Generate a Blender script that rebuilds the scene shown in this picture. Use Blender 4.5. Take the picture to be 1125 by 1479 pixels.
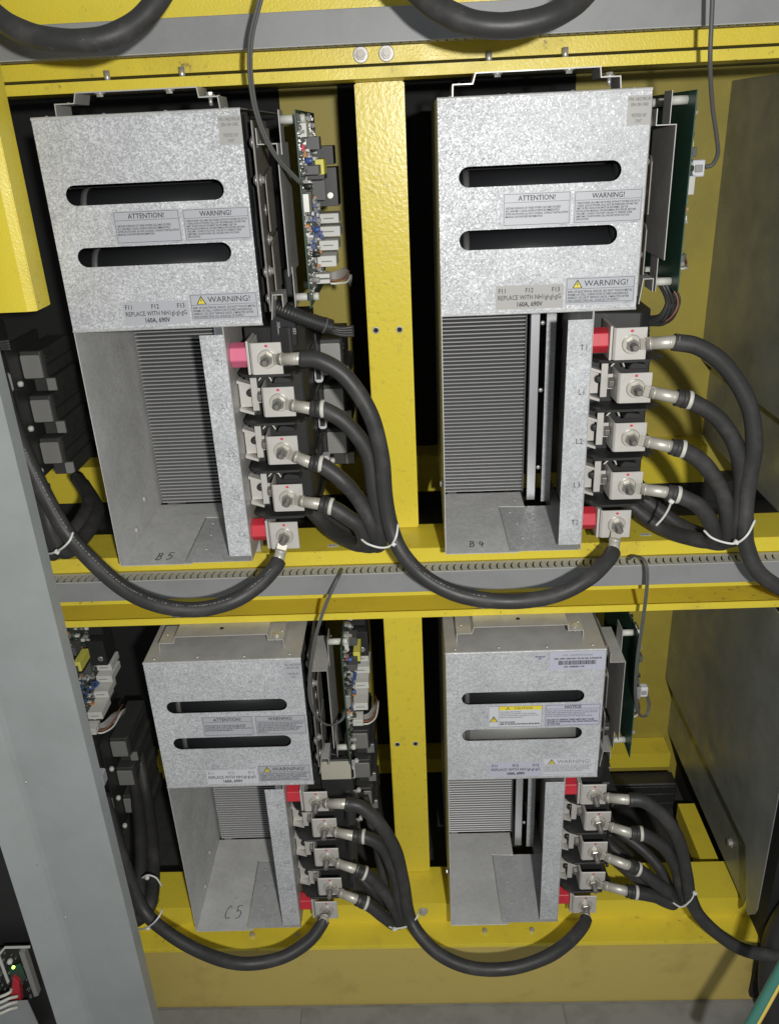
import bpy, bmesh, math, random
from mathutils import Vector, Matrix
random.seed(7)
for o in list(bpy.data.objects): bpy.data.objects.remove(o)
SC = bpy.context.scene
COL = SC.collection

# ------------------------------------------------------------------ camera
CP = Vector((0.7084, -1.7463, 0.9119)); YAW, PIT, ROL, FPX = -0.0358, 0.4265, -0.0481, 1206.36
cy, sy, cp, sp, cr, sr = math.cos(YAW), math.sin(YAW), math.cos(PIT), math.sin(PIT), math.cos(ROL), math.sin(ROL)
CF = Vector((sy*cp, cy*cp, -sp)); r0 = Vector((cy, -sy, 0)); u0 = r0.cross(CF)
CR = cr*r0 + sr*u0; CU = -sr*r0 + cr*u0
cd = bpy.data.cameras.new('camera'); cam = bpy.data.objects.new('camera', cd); COL.objects.link(cam)
M = Matrix.Identity(4)
for i in range(3): M[i][0] = CR[i]; M[i][1] = CU[i]; M[i][2] = -CF[i]; M[i][3] = CP[i]
cam.matrix_world = M
cd.sensor_fit = 'VERTICAL'; cd.sensor_height = 36; cd.sensor_width = 27.4; cd.lens = FPX/1479*36; cd.clip_start = .01; cd.clip_end = 100
SC.camera = cam
# ------------------------------------------------------------------ light: dim room plus one hand lamp beside the camera
w = bpy.data.worlds.new('World'); SC.world = w; w.use_nodes = True
w.node_tree.nodes['Background'].inputs[0].default_value = (.93, .97, 1, 1)
w.node_tree.nodes['Background'].inputs[1].default_value = .22
ld = bpy.data.lights.new('hand_lamp', 'AREA'); ld.shape = 'DISK'; ld.size = .07; ld.energy = 52; ld.color = (1, .985, .95)
lo = bpy.data.objects.new('hand_lamp', ld); COL.objects.link(lo)
lo.location = CP + CR*.24 - CU*.08 - CF*.45
lo.rotation_euler = (Vector((.72, .1, -.75)) - lo.location).to_track_quat('-Z', 'Y').to_euler()
SC.view_settings.view_transform = 'Standard'; SC.view_settings.look = 'None'; SC.view_settings.exposure = 0; SC.view_settings.gamma = 1
SC.render.engine = 'CYCLES'

def ray(px, py): return CF + CR*((px-562.5)/FPX) - CU*((py-739.5)/FPX)
def at(px, py, Y):                       # a point of the place at depth Y
    d = ray(px, py); return CP + d*((Y-CP.y)/d.y)
def atx(px, py, X):
    d = ray(px, py); return CP + d*((X-CP.x)/d.x)

# ------------------------------------------------------------------ materials
MATS = {}
def nd(nt, t, **k):
    n = nt.nodes.new(t)
    for a, b in k.items(): setattr(n, a, b)
    return n
def mat(name, col, rough=.5, metal=0., bump=None, mottle=None, spec=.5, coat=0, emit=None, rvar=0, dirt=None):
    """bump=(scale,strength,detail)  mottle=(scale, colour2, lo, hi)"""
    m = bpy.data.materials.new(name); m.use_nodes = True; nt = m.node_tree; b = nt.nodes['Principled BSDF']
    b.inputs['Base Color'].default_value = (*col, 1); b.inputs['Roughness'].default_value = rough
    b.inputs['Metallic'].default_value = metal; b.inputs['Specular IOR Level'].default_value = spec
    b.inputs['Coat Weight'].default_value = coat
    if emit: b.inputs['Emission Color'].default_value = (*emit[0], 1); b.inputs['Emission Strength'].default_value = emit[1]
    if bump or mottle or rvar or dirt:
        tc = nd(nt, 'ShaderNodeTexCoord'); oi = nd(nt, 'ShaderNodeObjectInfo')
        ad = nd(nt, 'ShaderNodeVectorMath', operation='ADD'); mu = nd(nt, 'ShaderNodeVectorMath', operation='SCALE')
        mu.inputs[0].default_value = (7.3, 3.1, 5.7); nt.links.new(oi.outputs['Random'], mu.inputs['Scale'])
        nt.links.new(tc.outputs['Object'], ad.inputs[0]); nt.links.new(mu.outputs[0], ad.inputs[1])
    if mottle:
        n = nd(nt, 'ShaderNodeTexNoise'); n.inputs['Scale'].default_value = mottle[0]; n.inputs['Detail'].default_value = 7; n.inputs['Roughness'].default_value = .65
        r = nd(nt, 'ShaderNodeMapRange'); r.inputs[1].default_value = mottle[2]; r.inputs[2].default_value = mottle[3]
        x = nd(nt, 'ShaderNodeMix', data_type='RGBA'); x.inputs[6].default_value = (*col, 1); x.inputs[7].default_value = (*mottle[1], 1)
        nt.links.new(ad.outputs[0], n.inputs['Vector']); nt.links.new(n.outputs[0], r.inputs[0]); nt.links.new(r.outputs[0], x.inputs[0])
        nt.links.new(x.outputs[2], b.inputs['Base Color']); last = x.outputs[2]
        if dirt:                                        # small chips and specks, gathered in patches
            n1 = nd(nt, 'ShaderNodeTexNoise'); n1.inputs['Scale'].default_value = dirt[0]; n1.inputs['Detail'].default_value = 8; n1.inputs['Roughness'].default_value = .7
            n2 = nd(nt, 'ShaderNodeTexNoise'); n2.inputs['Scale'].default_value = 5; n2.inputs['Detail'].default_value = 4
            ma = nd(nt, 'ShaderNodeMath', operation='MULTIPLY_ADD'); ma.inputs[1].default_value = .45; ma.inputs[2].default_value = 0
            mb_ = nd(nt, 'ShaderNodeMath', operation='ADD'); nt.links.new(ad.outputs[0], n1.inputs['Vector']); nt.links.new(ad.outputs[0], n2.inputs['Vector'])
            nt.links.new(n2.outputs[0], ma.inputs[0]); nt.links.new(n1.outputs[0], mb_.inputs[0]); nt.links.new(ma.outputs[0], mb_.inputs[1])
            r_ = nd(nt, 'ShaderNodeMapRange'); r_.inputs[1].default_value = dirt[2]+.22; r_.inputs[2].default_value = dirt[2]+.29; r_.inputs[4].default_value = .8; nt.links.new(mb_.outputs[0], r_.inputs[0])
            xd = nd(nt, 'ShaderNodeMix', data_type='RGBA'); xd.inputs[7].default_value = (*dirt[1], 1); nt.links.new(r_.outputs[0], xd.inputs[0]); nt.links.new(last, xd.inputs[6]); nt.links.new(xd.outputs[2], b.inputs['Base Color'])
    if rvar:
        n = nd(nt, 'ShaderNodeTexNoise'); n.inputs['Scale'].default_value = 14; n.inputs['Detail'].default_value = 6
        r = nd(nt, 'ShaderNodeMapRange'); r.inputs[1].default_value = .3; r.inputs[2].default_value = .7; r.inputs[3].default_value = rough-rvar; r.inputs[4].default_value = rough+rvar
        nt.links.new(ad.outputs[0], n.inputs['Vector']); nt.links.new(n.outputs[0], r.inputs[0]); nt.links.new(r.outputs[0], b.inputs['Roughness'])
    if bump:
        n = nd(nt, 'ShaderNodeTexNoise'); n.inputs['Scale'].default_value = bump[0]; n.inputs['Detail'].default_value = bump[2]
        p = nd(nt, 'ShaderNodeBump'); p.inputs['Strength'].default_value = bump[1]; p.inputs['Distance'].default_value = .002
        nt.links.new(ad.outputs[0], n.inputs['Vector']); nt.links.new(n.outputs[0], p.inputs['Height']); nt.links.new(p.outputs[0], b.inputs['Normal'])
    MATS[name] = m; return m
def galv(name, c0, c1, scale, metal, rough, nstr):
    """zinc coated sheet: crystal spangle, each crystal with its own tone, gloss and tilt"""
    m = bpy.data.materials.new(name); m.use_nodes = True; nt = m.node_tree; b = nt.nodes['Principled BSDF']; L = nt.links.new
    tc = nd(nt, 'ShaderNodeTexCoord'); oi = nd(nt, 'ShaderNodeObjectInfo')
    mu = nd(nt, 'ShaderNodeVectorMath', operation='SCALE'); mu.inputs[0].default_value = (7.3, 3.1, 5.7); L(oi.outputs['Random'], mu.inputs['Scale'])
    ad = nd(nt, 'ShaderNodeVectorMath', operation='ADD'); L(tc.outputs['Object'], ad.inputs[0]); L(mu.outputs[0], ad.inputs[1])
    wn = nd(nt, 'ShaderNodeTexNoise'); wn.inputs['Scale'].default_value = scale*.8; wn.inputs['Detail'].default_value = 3
    wm = nd(nt, 'ShaderNodeVectorMath', operation='SCALE'); wm.inputs['Scale'].default_value = .9/scale
    L(ad.outputs[0], wn.inputs['Vector']); L(wn.outputs['Color'], wm.inputs[0])
    a2 = nd(nt, 'ShaderNodeVectorMath', operation='ADD'); L(ad.outputs[0], a2.inputs[0]); L(wm.outputs[0], a2.inputs[1])
    v = nd(nt, 'ShaderNodeTexVoronoi'); v.inputs['Scale'].default_value = scale; L(a2.outputs[0], v.inputs['Vector'])
    sx = nd(nt, 'ShaderNodeSeparateColor'); L(v.outputs['Color'], sx.inputs[0])
    big = nd(nt, 'ShaderNodeTexNoise'); big.inputs['Scale'].default_value = 9; big.inputs['Detail'].default_value = 6; L(ad.outputs[0], big.inputs['Vector'])
    v2 = nd(nt, 'ShaderNodeTexVoronoi'); v2.inputs['Scale'].default_value = scale*.33; L(a2.outputs[0], v2.inputs['Vector']); s2 = nd(nt, 'ShaderNodeSeparateColor'); L(v2.outputs['Color'], s2.inputs[0])
    mx = nd(nt, 'ShaderNodeMix', data_type='FLOAT'); mx.inputs[0].default_value = .3; L(sx.outputs[0], mx.inputs[2]); L(s2.outputs[0], mx.inputs[3])
    x = nd(nt, 'ShaderNodeMix', data_type='RGBA'); x.inputs[6].default_value = (*c0, 1); x.inputs[7].default_value = (*c1, 1); L(mx.outputs[0], x.inputs[0])
    y = nd(nt, 'ShaderNodeMix', data_type='RGBA', blend_type='MULTIPLY'); y.inputs[0].default_value = 1
    rr = nd(nt, 'ShaderNodeMapRange'); rr.inputs[1].default_value = .3; rr.inputs[2].default_value = .7; rr.inputs[3].default_value = .86; rr.inputs[4].default_value = 1.06
    L(big.outputs[0], rr.inputs[0]); L(x.outputs[2], y.inputs[6]); L(rr.outputs[0], y.inputs[7])
    mp = nd(nt, 'ShaderNodeMapping'); mp.inputs['Scale'].default_value = (60, 60, 160); mp.inputs['Rotation'].default_value = (0, .5, 0); L(ad.outputs[0], mp.inputs[0])
    sn = nd(nt, 'ShaderNodeTexNoise'); sn.inputs['Scale'].default_value = 1; sn.inputs['Detail'].default_value = 5; sn.inputs['Roughness'].default_value = .7; L(mp.outputs[0], sn.inputs['Vector'])
    m3 = nd(nt, 'ShaderNodeMath', operation='MULTIPLY'); L(sn.outputs[0], m3.inputs[0]); r3 = nd(nt, 'ShaderNodeMapRange'); r3.inputs[1].default_value = .45; r3.inputs[2].default_value = .65; r3.inputs[3].default_value = .75; r3.inputs[4].default_value = 1.08
    b2 = nd(nt, 'ShaderNodeTexNoise'); b2.inputs['Scale'].default_value = 4; b2.inputs['Detail'].default_value = 3; L(ad.outputs[0], b2.inputs['Vector']); L(b2.outputs[0], r3.inputs[0]); L(r3.outputs[0], m3.inputs[1])
    r4 = nd(nt, 'ShaderNodeMapRange'); r4.inputs[1].default_value = .70; r4.inputs[2].default_value = .78; r4.inputs[3].default_value = 0; r4.inputs[4].default_value = .65; L(m3.outputs[0], r4.inputs[0])
    z = nd(nt, 'ShaderNodeMix', data_type='RGBA'); z.inputs[7].default_value = (.16, .155, .145, 1); L(r4.outputs[0], z.inputs[0]); L(y.outputs[2], z.inputs[6]); L(z.outputs[2], b.inputs['Base Color'])
    r = nd(nt, 'ShaderNodeMapRange'); r.inputs[3].default_value = rough-.14; r.inputs[4].default_value = rough+.12; L(sx.outputs[1], r.inputs[0]); L(r.outputs[0], b.inputs['Roughness'])
    b.inputs['Metallic'].default_value = metal; b.inputs['Specular IOR Level'].default_value = .35
    s = nd(nt, 'ShaderNodeVectorMath', operation='SUBTRACT'); s.inputs[1].default_value = (.5, .5, .5); L(v.outputs['Color'], s.inputs[0])
    sc = nd(nt, 'ShaderNodeVectorMath', operation='SCALE'); sc.inputs['Scale'].default_value = nstr; L(s.outputs[0], sc.inputs[0])
    g = nd(nt, 'ShaderNodeNewGeometry'); an = nd(nt, 'ShaderNodeVectorMath', operation='ADD'); L(g.outputs['Normal'], an.inputs[0]); L(sc.outputs[0], an.inputs[1])
    no = nd(nt, 'ShaderNodeVectorMath', operation='NORMALIZE'); L(an.outputs[0], no.inputs[0]); L(no.outputs[0], b.inputs['Normal'])
    MATS[name] = m; return m
GALV = galv('zinc_sheet', (.40, .41, .425), (.70, .71, .73), 390, .12, .47, .27)
GALVD = galv('zinc_sheet_dull', (.46, .465, .46), (.58, .585, .58), 260, .15, .5, .16)
GALVF = galv('zinc_sheet_floor', (.57, .57, .555), (.65, .65, .635), 150, .12, .42, .08)
STEEL = mat('plain_steel', (.52, .51, .49), .42, .2, mottle=(9, (.40, .39, .37), .4, .7), rvar=.1)
BROWNST = mat('bus_steel', (.30, .28, .255), .45, .3, mottle=(20, (.19, .18, .165), .4, .7))
YEL = mat('yellow_paint', (.78, .635, .055), .38, 0, bump=(230, .35, 3), mottle=(5, (.64, .50, .06), .52, .75), dirt=(55, (.20, .15, .05), .66), rvar=.08)
YELP = mat('yellow_post_paint', (.78, .635, .055), .30, 0, bump=(110, .38, 6), mottle=(60, (.66, .52, .055), .56, .68), dirt=(70, (.16, .12, .04), .68))
YELB = mat('dimmed_yellow_paint', (.46, .375, .06), .5, 0, bump=(120, .2, 3), mottle=(3.5, (.35, .29, .055), .45, .7))  # frame yellow with the low light at the back darkened into it
YELK = mat('yellow_kick_paint', (.56, .44, .125), .55, 0, bump=(90, .2, 3), mottle=(7, (.44, .33, .095), .57, .78))
DUCT = mat('duct_grey', (.27, .275, .275), .5, 0, mottle=(8, (.225, .23, .23), .45, .7))
DUCTD = mat('duct_grey_finger', (.42, .42, .405), .55, 0)
PANEL = mat('panel_grey_paint', (.36, .385, .38), .38, 0, bump=(300, .12, 2), mottle=(6, (.32, .342, .335), .42, .72), rvar=.07, dirt=(40, (.22, .23, .225), .70))
PART = mat('partition_steel', (.33, .34, .315), .36, .3, mottle=(5.5, (.235, .245, .215), .42, .7), rvar=.12)
RUB = mat('cable_rubber', (.036, .0355, .035), .50, 0, bump=(60, .16, 5), mottle=(14, (.066, .063, .059), .50, .72), rvar=.10, spec=.45, dirt=(90, (.15, .145, .13), .70))
RUBG = mat('thin_wire_sheath', (.10, .10, .095), .5, 0)
BLK = mat('black_plastic', (.028, .028, .028), .45, 0, mottle=(15, (.035, .035, .034), .5, .75))
BLKG = mat('black_gloss', (.020, .021, .023), .5, 0, spec=.3)
GREYP = mat('grey_plastic', (.10, .10, .10), .5, 0)
NICK = mat('nickel_plate', (.62, .60, .565), .45, .25, mottle=(30, (.58, .555, .51), .4, .7), rvar=.08)
TIN = mat('tinned_copper', (.58, .555, .49), .42, .4)
STUD = mat('stud_steel', (.24, .225, .205), .42, .5)
ZINCB = mat('zinc_bolt', (.58, .565, .535), .33, .55)
ALU = mat('aluminium_bar', (.74, .75, .78), .32, .7)
FIN = mat('fin_aluminium', (.44, .44, .445), .42, .3)
RED = mat('red_insulator', (.60, .035, .055), .42, 0, mottle=(25, (.50, .03, .045), .45, .7))
REDP = mat('faded_pink_insulator', (.72, .16, .27), .45, 0, mottle=(25, (.62, .12, .22), .45, .7))  # overexposure of the red put into a pink base colour
REDI = mat('red_ink', (.62, .05, .10), .6, 0)
PCB = mat('board_green', (.030, .085, .058), .4, 0, mottle=(60, (.04, .10, .068), .5, .7))
PCBR = mat('board_component_side', (.045, .075, .055), .42, 0, mottle=(190, (.17, .18, .155), .55, .62))
WHT = mat('white_plastic', (.66, .66, .62), .45, 0)
NYL = mat('nylon', (.62, .62, .57), .5, 0)
YTAPE = mat('yellow_tape', (.70, .66, .12), .5, 0)
BLUE = mat('blue_component', (.06, .11, .30), .4, 0)
ORNG = mat('orange_component', (.55, .22, .05), .5, 0)
SOLD = mat('solder_metal', (.55, .55, .52), .35, .7)
LABS = mat('silver_label', (.45, .46, .49), .42, .05)
LABG = mat('grey_label', (.40, .39, .37), .45, .05)
LABW = mat('white_label', (.62, .63, .66), .45, 0)
LABL = mat('lilac_label', (.50, .51, .60), .45, 0)
INK = mat('label_ink', (.03, .03, .035), .55, 0)
INKF = mat('faded_ink', (.22, .22, .215), .55, 0)
INKW = mat('white_ink', (.6, .6, .6), .55, 0)
SIGNY = mat('warning_yellow', (.80, .68, .06), .45, 0)
TIE = mat('tie_nylon', (.74, .74, .70), .42, 0)
COLLAR = mat('number_collar', (.60, .59, .53), .45, 0)
GRNC = mat('earth_sleeve_green', (.06, .20, .16), .35, 0)
YELC = mat('earth_sleeve_yellow', (.72, .52, .10), .35, 0)
LED = mat('green_led', (.3, .9, .1), .4, 0, emit=((.45, 1, .08), 6))
GREYW = mat('grey_wire', (.30, .29, .28), .5, 0)
BRNW = mat('brown_wire', (.25, .10, .055), .5, 0)
WHTW = mat('white_wire', (.70, .69, .62), .45, 0)
GREYB = mat('dark_grey_moulding', (.055, .055, .052), .5, 0, mottle=(18, (.04, .04, .038), .45, .7))
SNUB = mat('brushed_tab', (.42, .42, .40), .35, .45)
MODL = mat('tan_label', (.48, .46, .38), .5, 0)
NUT = mat('nut_steel', (.40, .385, .355), .3, .7)
DARK = mat('gap_black', (.012, .012, .012), .8, 0)  # near-black that puts the darkness of gaps and holes into the colour
CONC = mat('floor_plate_grey', (.24, .24, .235), .5, 0, mottle=(9, (.17, .17, .165), .45, .7))

# ------------------------------------------------------------------ mesh helpers
class MB:
    def __init__(s): s.v = []; s.f = []; s.sm = []
    def add(s, vs, fs, smooth=False):
        n = len(s.v); s.v += [tuple(v) for v in vs]; s.f += [tuple(i+n for i in f) for f in fs]; s.sm += [smooth]*len(fs); return s
    def box(s, x0, x1, y0, y1, z0, z1):
        return s.add([(x0,y0,z0),(x1,y0,z0),(x1,y1,z0),(x0,y1,z0),(x0,y0,z1),(x1,y0,z1),(x1,y1,z1),(x0,y1,z1)],
                     [(0,3,2,1),(4,5,6,7),(0,1,5,4),(1,2,6,5),(2,3,7,6),(3,0,4,7)])
    def cyl(s, p0, p1, r0, r1=None, n=16, smooth=True, cap=True, ph=0):
        p0 = Vector(p0); p1 = Vector(p1); r1 = r0 if r1 is None else r1
        d = (p1-p0).normalized(); a = d.orthogonal().normalized(); b = d.cross(a)
        vs = []
        for p, r in ((p0, r0), (p1, r1)):
            for i in range(n):
                t = 2*math.pi*i/n+ph; vs.append(p + (a*math.cos(t)+b*math.sin(t))*r)
        s.add(vs, [(i, (i+1) % n, n+(i+1) % n, n+i) for i in range(n)], smooth)
        if cap:
            k = len(s.v)-2*n; s.f += [tuple(k+i for i in reversed(range(n))), tuple(k+n+i for i in range(n))]; s.sm += [False]*2
        return s
    def lathe(s, p, d, prof, n=20):
        """prof = [(distance along d, radius)...]"""
        p = Vector(p); d = Vector(d).normalized(); a = d.orthogonal().normalized(); b = d.cross(a); vs = []
        for t, r in prof:
            for i in range(n):
                q = 2*math.pi*i/n; vs.append(p+d*t+(a*math.cos(q)+b*math.sin(q))*r)
        fs = [(j*n+i, j*n+(i+1) % n, (j+1)*n+(i+1) % n, (j+1)*n+i) for j in range(len(prof)-1) for i in range(n)]
        s.add(vs, fs, True); k = len(s.v)-len(vs); s.f += [tuple(k+i for i in reversed(range(n))), tuple(k+(len(prof)-1)*n+i for i in range(n))]; s.sm += [False]*2
        return s
    def prism(s, poly, axis, a0, a1):
        """poly: 2-D outline, extruded along axis"""
        def P(u, v, a): return {'x': (a, u, v), 'y': (u, a, v), 'z': (u, v, a)}[axis]
        n = len(poly); vs = [P(u, v, a0) for u, v in poly]+[P(u, v, a1) for u, v in poly]
        return s.add(vs, [tuple(range(n)), tuple(reversed(range(n, 2*n)))]+[(i, n+i, n+(i+1) % n, (i+1) % n) for i in range(n)])
    def tube(s, pts, r, n=14, step=6, caps=True):
        P = spline(pts, step); ring = []; up = None; vs = []
        for i, p in enumerate(P):
            d = (P[min(i+1, len(P)-1)]-P[max(i-1, 0)]).normalized()
            if up is None: up = d.orthogonal().normalized()
            up = (up-d*up.dot(d)).normalized(); b = d.cross(up); rr = r(i/(len(P)-1)) if callable(r) else r
            for k in range(n):
                t = 2*math.pi*k/n; vs.append(p+(up*math.cos(t)+b*math.sin(t))*rr)
        m = len(P); s.add(vs, [(j*n+i, j*n+(i+1) % n, (j+1)*n+(i+1) % n, (j+1)*n+i) for j in range(m-1) for i in range(n)], True)
        if caps: k = len(s.v)-len(vs); s.f += [tuple(k+i for i in reversed(range(n))), tuple(k+(m-1)*n+i for i in range(n))]; s.sm += [False]*2
        return s
    def sheet(s, prof, axis, a0, a1, th):
        """bent sheet metal: open 2-D profile with thickness, extruded along axis"""
        n = len(prof); P = [Vector(p) for p in prof]; off = []
        for i in range(n):
            ds = []
            if i: ds.append((P[i]-P[i-1]).normalized())
            if i < n-1: ds.append((P[i+1]-P[i]).normalized())
            ns = [Vector((-d.y, d.x)) for d in ds]; m = sum(ns, Vector((0, 0))).normalized()
            off.append(P[i]+m*th/max(.5, m.dot(ns[0])))
        return s.prism([tuple(p) for p in P]+[tuple(p) for p in reversed(off)], axis, a0, a1)
    def mesh(s, name, bevel=0, seg=1):
        me = bpy.data.meshes.new(name); me.from_pydata(s.v, [], s.f)
        me.polygons.foreach_set('use_smooth', s.sm)
        bm = bmesh.new(); bm.from_mesh(me); bmesh.ops.recalc_face_normals(bm, faces=bm.faces)
        if bevel: bmesh.ops.bevel(bm, geom=[e for e in bm.edges if len(e.link_faces) == 2 and e.calc_face_angle(0) > .5], offset=bevel, segments=seg, affect='EDGES', clamp_overlap=True)
        bm.to_mesh(me); bm.free(); return me
def spline(pts, step):
    P = [Vector(p) for p in pts]; Q = [P[0]*2-P[1]]+P+[P[-1]*2-P[-2]]; out = []
    for i in range(1, len(Q)-2):
        a, b, c, d = Q[i-1:i+3]
        for k in range(step):
            t = k/step; out.append(.5*((2*b)+(c-a)*t+(2*a-5*b+4*c-d)*t*t+(3*b-a-3*c+d)*t**3))
    out.append(P[-1]); return out
def link(name, me, m, parent=None, loc=None):
    if m is not None and not me.materials: me.materials.append(m)
    o = bpy.data.objects.new(name, me); COL.objects.link(o); o.parent = parent
    if loc is not None: o.location = loc
    return o
def obj(name, mb, m, parent=None, bevel=0, seg=1, loc=None): return link(name, mb.mesh(name, bevel, seg), m, parent, loc)
def tag(o, label=None, cat=None, group=None, kind=None):
    if label: o['label'] = label
    if cat: o['category'] = cat
    if group: o['group'] = group
    if kind: o['kind'] = kind
    return o
def empty(name, loc=(0, 0, 0), rz=0):
    o = bpy.data.objects.new(name, None); COL.objects.link(o); o.location = loc; o.rotation_euler = (0, 0, rz); o.empty_display_size = .05; return o
def copy_tree(o, parent=None):
    c = o.copy(); COL.objects.link(c); c.parent = parent
    for ch in [q for q in o.children]: copy_tree(ch, c)
    return c
_tc = {}
def text_mesh(body, size, ax='CENTER', wide=1., space=1., bold=0, lead=1.):
    key = (body, size, ax, wide, space, bold, lead)
    if key in _tc: return _tc[key]
    cu = bpy.data.curves.new('lettering', 'FONT'); cu.body = body; cu.size = size; cu.align_x = ax; cu.align_y = 'TOP'; cu.resolution_u = 2
    cu.space_character = space; cu.offset = bold; cu.fill_mode = 'FRONT'; cu.space_line = lead
    o = bpy.data.objects.new('lettering', cu); COL.objects.link(o)
    bpy.context.view_layer.update(); me = bpy.data.meshes.new_from_object(o.evaluated_get(bpy.context.evaluated_depsgraph_get()))
    bpy.data.objects.remove(o); bpy.data.curves.remove(cu)
    me.transform(Matrix.Diagonal((wide, 1, 1, 1))); me.transform(Matrix.Rotation(math.pi/2, 4, 'X')); me.materials.clear()
    _tc[key] = me; return me
def text(body, size, x, y, z, m, parent, name='lettering', maxw=None, **k):
    me = text_mesh(body, size, **k)
    if maxw and len(me.vertices):
        wd = max(v.co.x for v in me.vertices)-min(v.co.x for v in me.vertices)
        if wd > maxw: k['wide'] = k.get('wide', 1.)*maxw/wd; me = text_mesh(body, size, **k)
    if me.materials and me.materials[0] != m: me = me.copy(); me.materials.clear()
    return link(name, me, m, parent, (x, y, z))
def flat_curve(name, outer, holes, th):
    """plate in the x-z plane with holes, front at y=0, thickness th"""
    cu = bpy.data.curves.new(name, 'CURVE'); cu.dimensions = '2D'; cu.fill_mode = 'BOTH'; cu.extrude = th/2
    for pl in [outer]+holes:
        s = cu.splines.new('POLY'); s.points.add(len(pl)-1); s.use_cyclic_u = True
        for p, q in zip(s.points, pl): p.co = (*q, 0, 1)
    o = bpy.data.objects.new(name, cu); COL.objects.link(o); bpy.context.view_layer.update()
    me = bpy.data.meshes.new_from_object(o.evaluated_get(bpy.context.evaluated_depsgraph_get())); bpy.data.objects.remove(o); bpy.data.curves.remove(cu)
    me.transform(Matrix.Rotation(math.pi/2, 4, 'X')); me.transform(Matrix.Translation((0, th/2, 0))); me.materials.clear(); return me
def slot_outline(x0, x1, zc, h, n=10):
    r = h/2; out = []
    for i in range(n+1): t = -math.pi/2+math.pi*i/n; out.append((x1-r+r*math.cos(t), zc+r*math.sin(t)))
    for i in range(n+1): t = math.pi/2+math.pi*i/n; out.append((x0+r+r*math.cos(t), zc+r*math.sin(t)))
    return out
def hexnut(mb, p, d, r, h, ph=0): return mb.cyl(p, Vector(p)+Vector(d).normalized()*h, r, r, 6, False, True, ph)
def bolt_head(name, p, d, r, parent, m=None, washer=True):
    mb = MB(); p = Vector(p); d = Vector(d).normalized()
    if washer: mb.lathe(p, d, [(0, r*1.55), (.0018, r*1.55), (.0022, r*1.45)], 18); p = p+d*.0022
    hexnut(mb, p, d, r, r*.75, random.random()); return obj(name, mb, m or ZINCB, parent)
def screw_head(name, p, d, r, parent, m=None):
    return obj(name, MB().lathe(p, d, [(0, r), (r*.25, r), (r*.6, r*.7), (r*.7, r*.3)], 12), m or ZINCB, parent)

# ================================================================== SETTING: yellow frame
YF = .118
X0, X1 = -1.15, 2.05
fr = empty('cabinet_frame', (0.65, YF, -1.63))
tag(fr, 'yellow painted steel frame of posts, shelves and channel rails that carries the cells', 'frame')
def fobj(name, mb, m, bevel=.0012, seg=2, parent=None):
    o = obj(name, mb, m, fr, bevel, seg); o.location = (-0.65, -YF, 1.63); return o
def channel(zlb, zlt, zub, zut, yweb=.235):
    """C channel open to the front: lower lip zlb..zlt, upper lip zub..zut"""
    p = [(YF, zlt), (YF, zlb), (yweb+.004, zlb), (yweb+.004, zut), (YF, zut), (YF, zub), (YF+.004, zub), (YF+.004, zut-.004), (yweb, zut-.004), (yweb, zlb+.004), (YF+.004, zlb+.004), (YF+.004, zlt)]
    return MB().prism(p, 'x', X0, X1)
# shelf lines (B at z 0, C below) and the channel rails above each row
fobj('shelf_rail', MB().sheet([(YF+.002, -.0785), (YF+.002, -.0395), (.262, -.0395)], 'x', X0, X1, -.004), YEL)
fobj('channel_rail', channel(-.2405, -.2211, -.1735, -.137), YEL)
fobj('duct_backing_rail', MB().box(X0, X1, YF+.003, .15, -.1365, -.082), YEL)
fobj('lip_angle', MB().sheet([(YF, 1.0305), (YF, 1.0105), (.24, 1.0105)], 'x', X0, X1, .004), YEL)
fobj('channel_rail', MB().box(X0, X1, .150, .154, 1.0385, 1.1270), YEL)
fobj('duct_backing_rail', MB().box(X0, X1, YF+.003, .1495, 1.0905, 1.128), YEL)
fobj('shelf_rail', MB().sheet([(YF+.002, 1.1285), (YF+.002, 1.21), (.262, 1.21)], 'x', X0, X1, -.004), YEL)
fobj('shelf_rail', MB().sheet([(.033, -1.372), (.033, -1.3572), (YF, -1.3572), (YF, -1.281), (.262, -1.281)], 'x', X0, X1, -.004), YEL)
fobj('kick_panel', MB().box(X0, X1, .04, .044, -1.66, -1.364), YELK)
# posts
for z0, z1 in ((-.0392, 1.0100), (-1.2805, -.2410)):
    po = fobj('post', MB().box(.606, .712, .242, .30, z0, z1), YELP, .003, 2)
    for px in ((543, 477), (577, 476)) if z0 > -1 else ((574, 1075), (600, 1074)):
        p = at(*px, .242); b = MB().lathe((p.x, .2421, p.z), (0, -1, 0), [(0, .0085), (.0006, .0085), (.0007, .0065)], 16)
        q = obj('post_hole_ring', b, STEEL, po)
        obj('post_hole', MB().lathe((p.x, .2414, p.z), (0, -1, 0), [(0, .0058), (.0003, .0058)], 16), DARK, po)
# rear frame: back wall, rear shelf rails
for xa, xb, m_ in ((X0, .36, DARK), (.3602, .525, YELB), (.5252, 1.19, DARK), (1.1902, X1, YELB)): fobj('back_panel', MB().box(xa, xb, .872, .88, -1.66, 1.4), m_)  # near-black sections deepen the dark gaps between the cells by colour
for z, zb in ((-.0395, -.165), (-1.281, -1.345)):
    fobj('rear_shelf_rail', MB().sheet([(.775, zb), (.775, z), (.871, z)], 'x', X0, 1.64, -.004), YEL)
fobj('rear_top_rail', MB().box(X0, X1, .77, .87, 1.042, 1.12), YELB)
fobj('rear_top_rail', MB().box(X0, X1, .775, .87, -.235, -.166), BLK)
fobj('top_deck', MB().box(X0, X1, .245, .87, 1.035, 1.04), GREYB)
fobj('mid_deck', MB().box(X0, X1, .30, .77, -.235, -.231), GREYB)
fobj('floor_deck', MB().box(X0, X1, .264, .87, -1.50, -1.49), GREYB)
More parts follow.
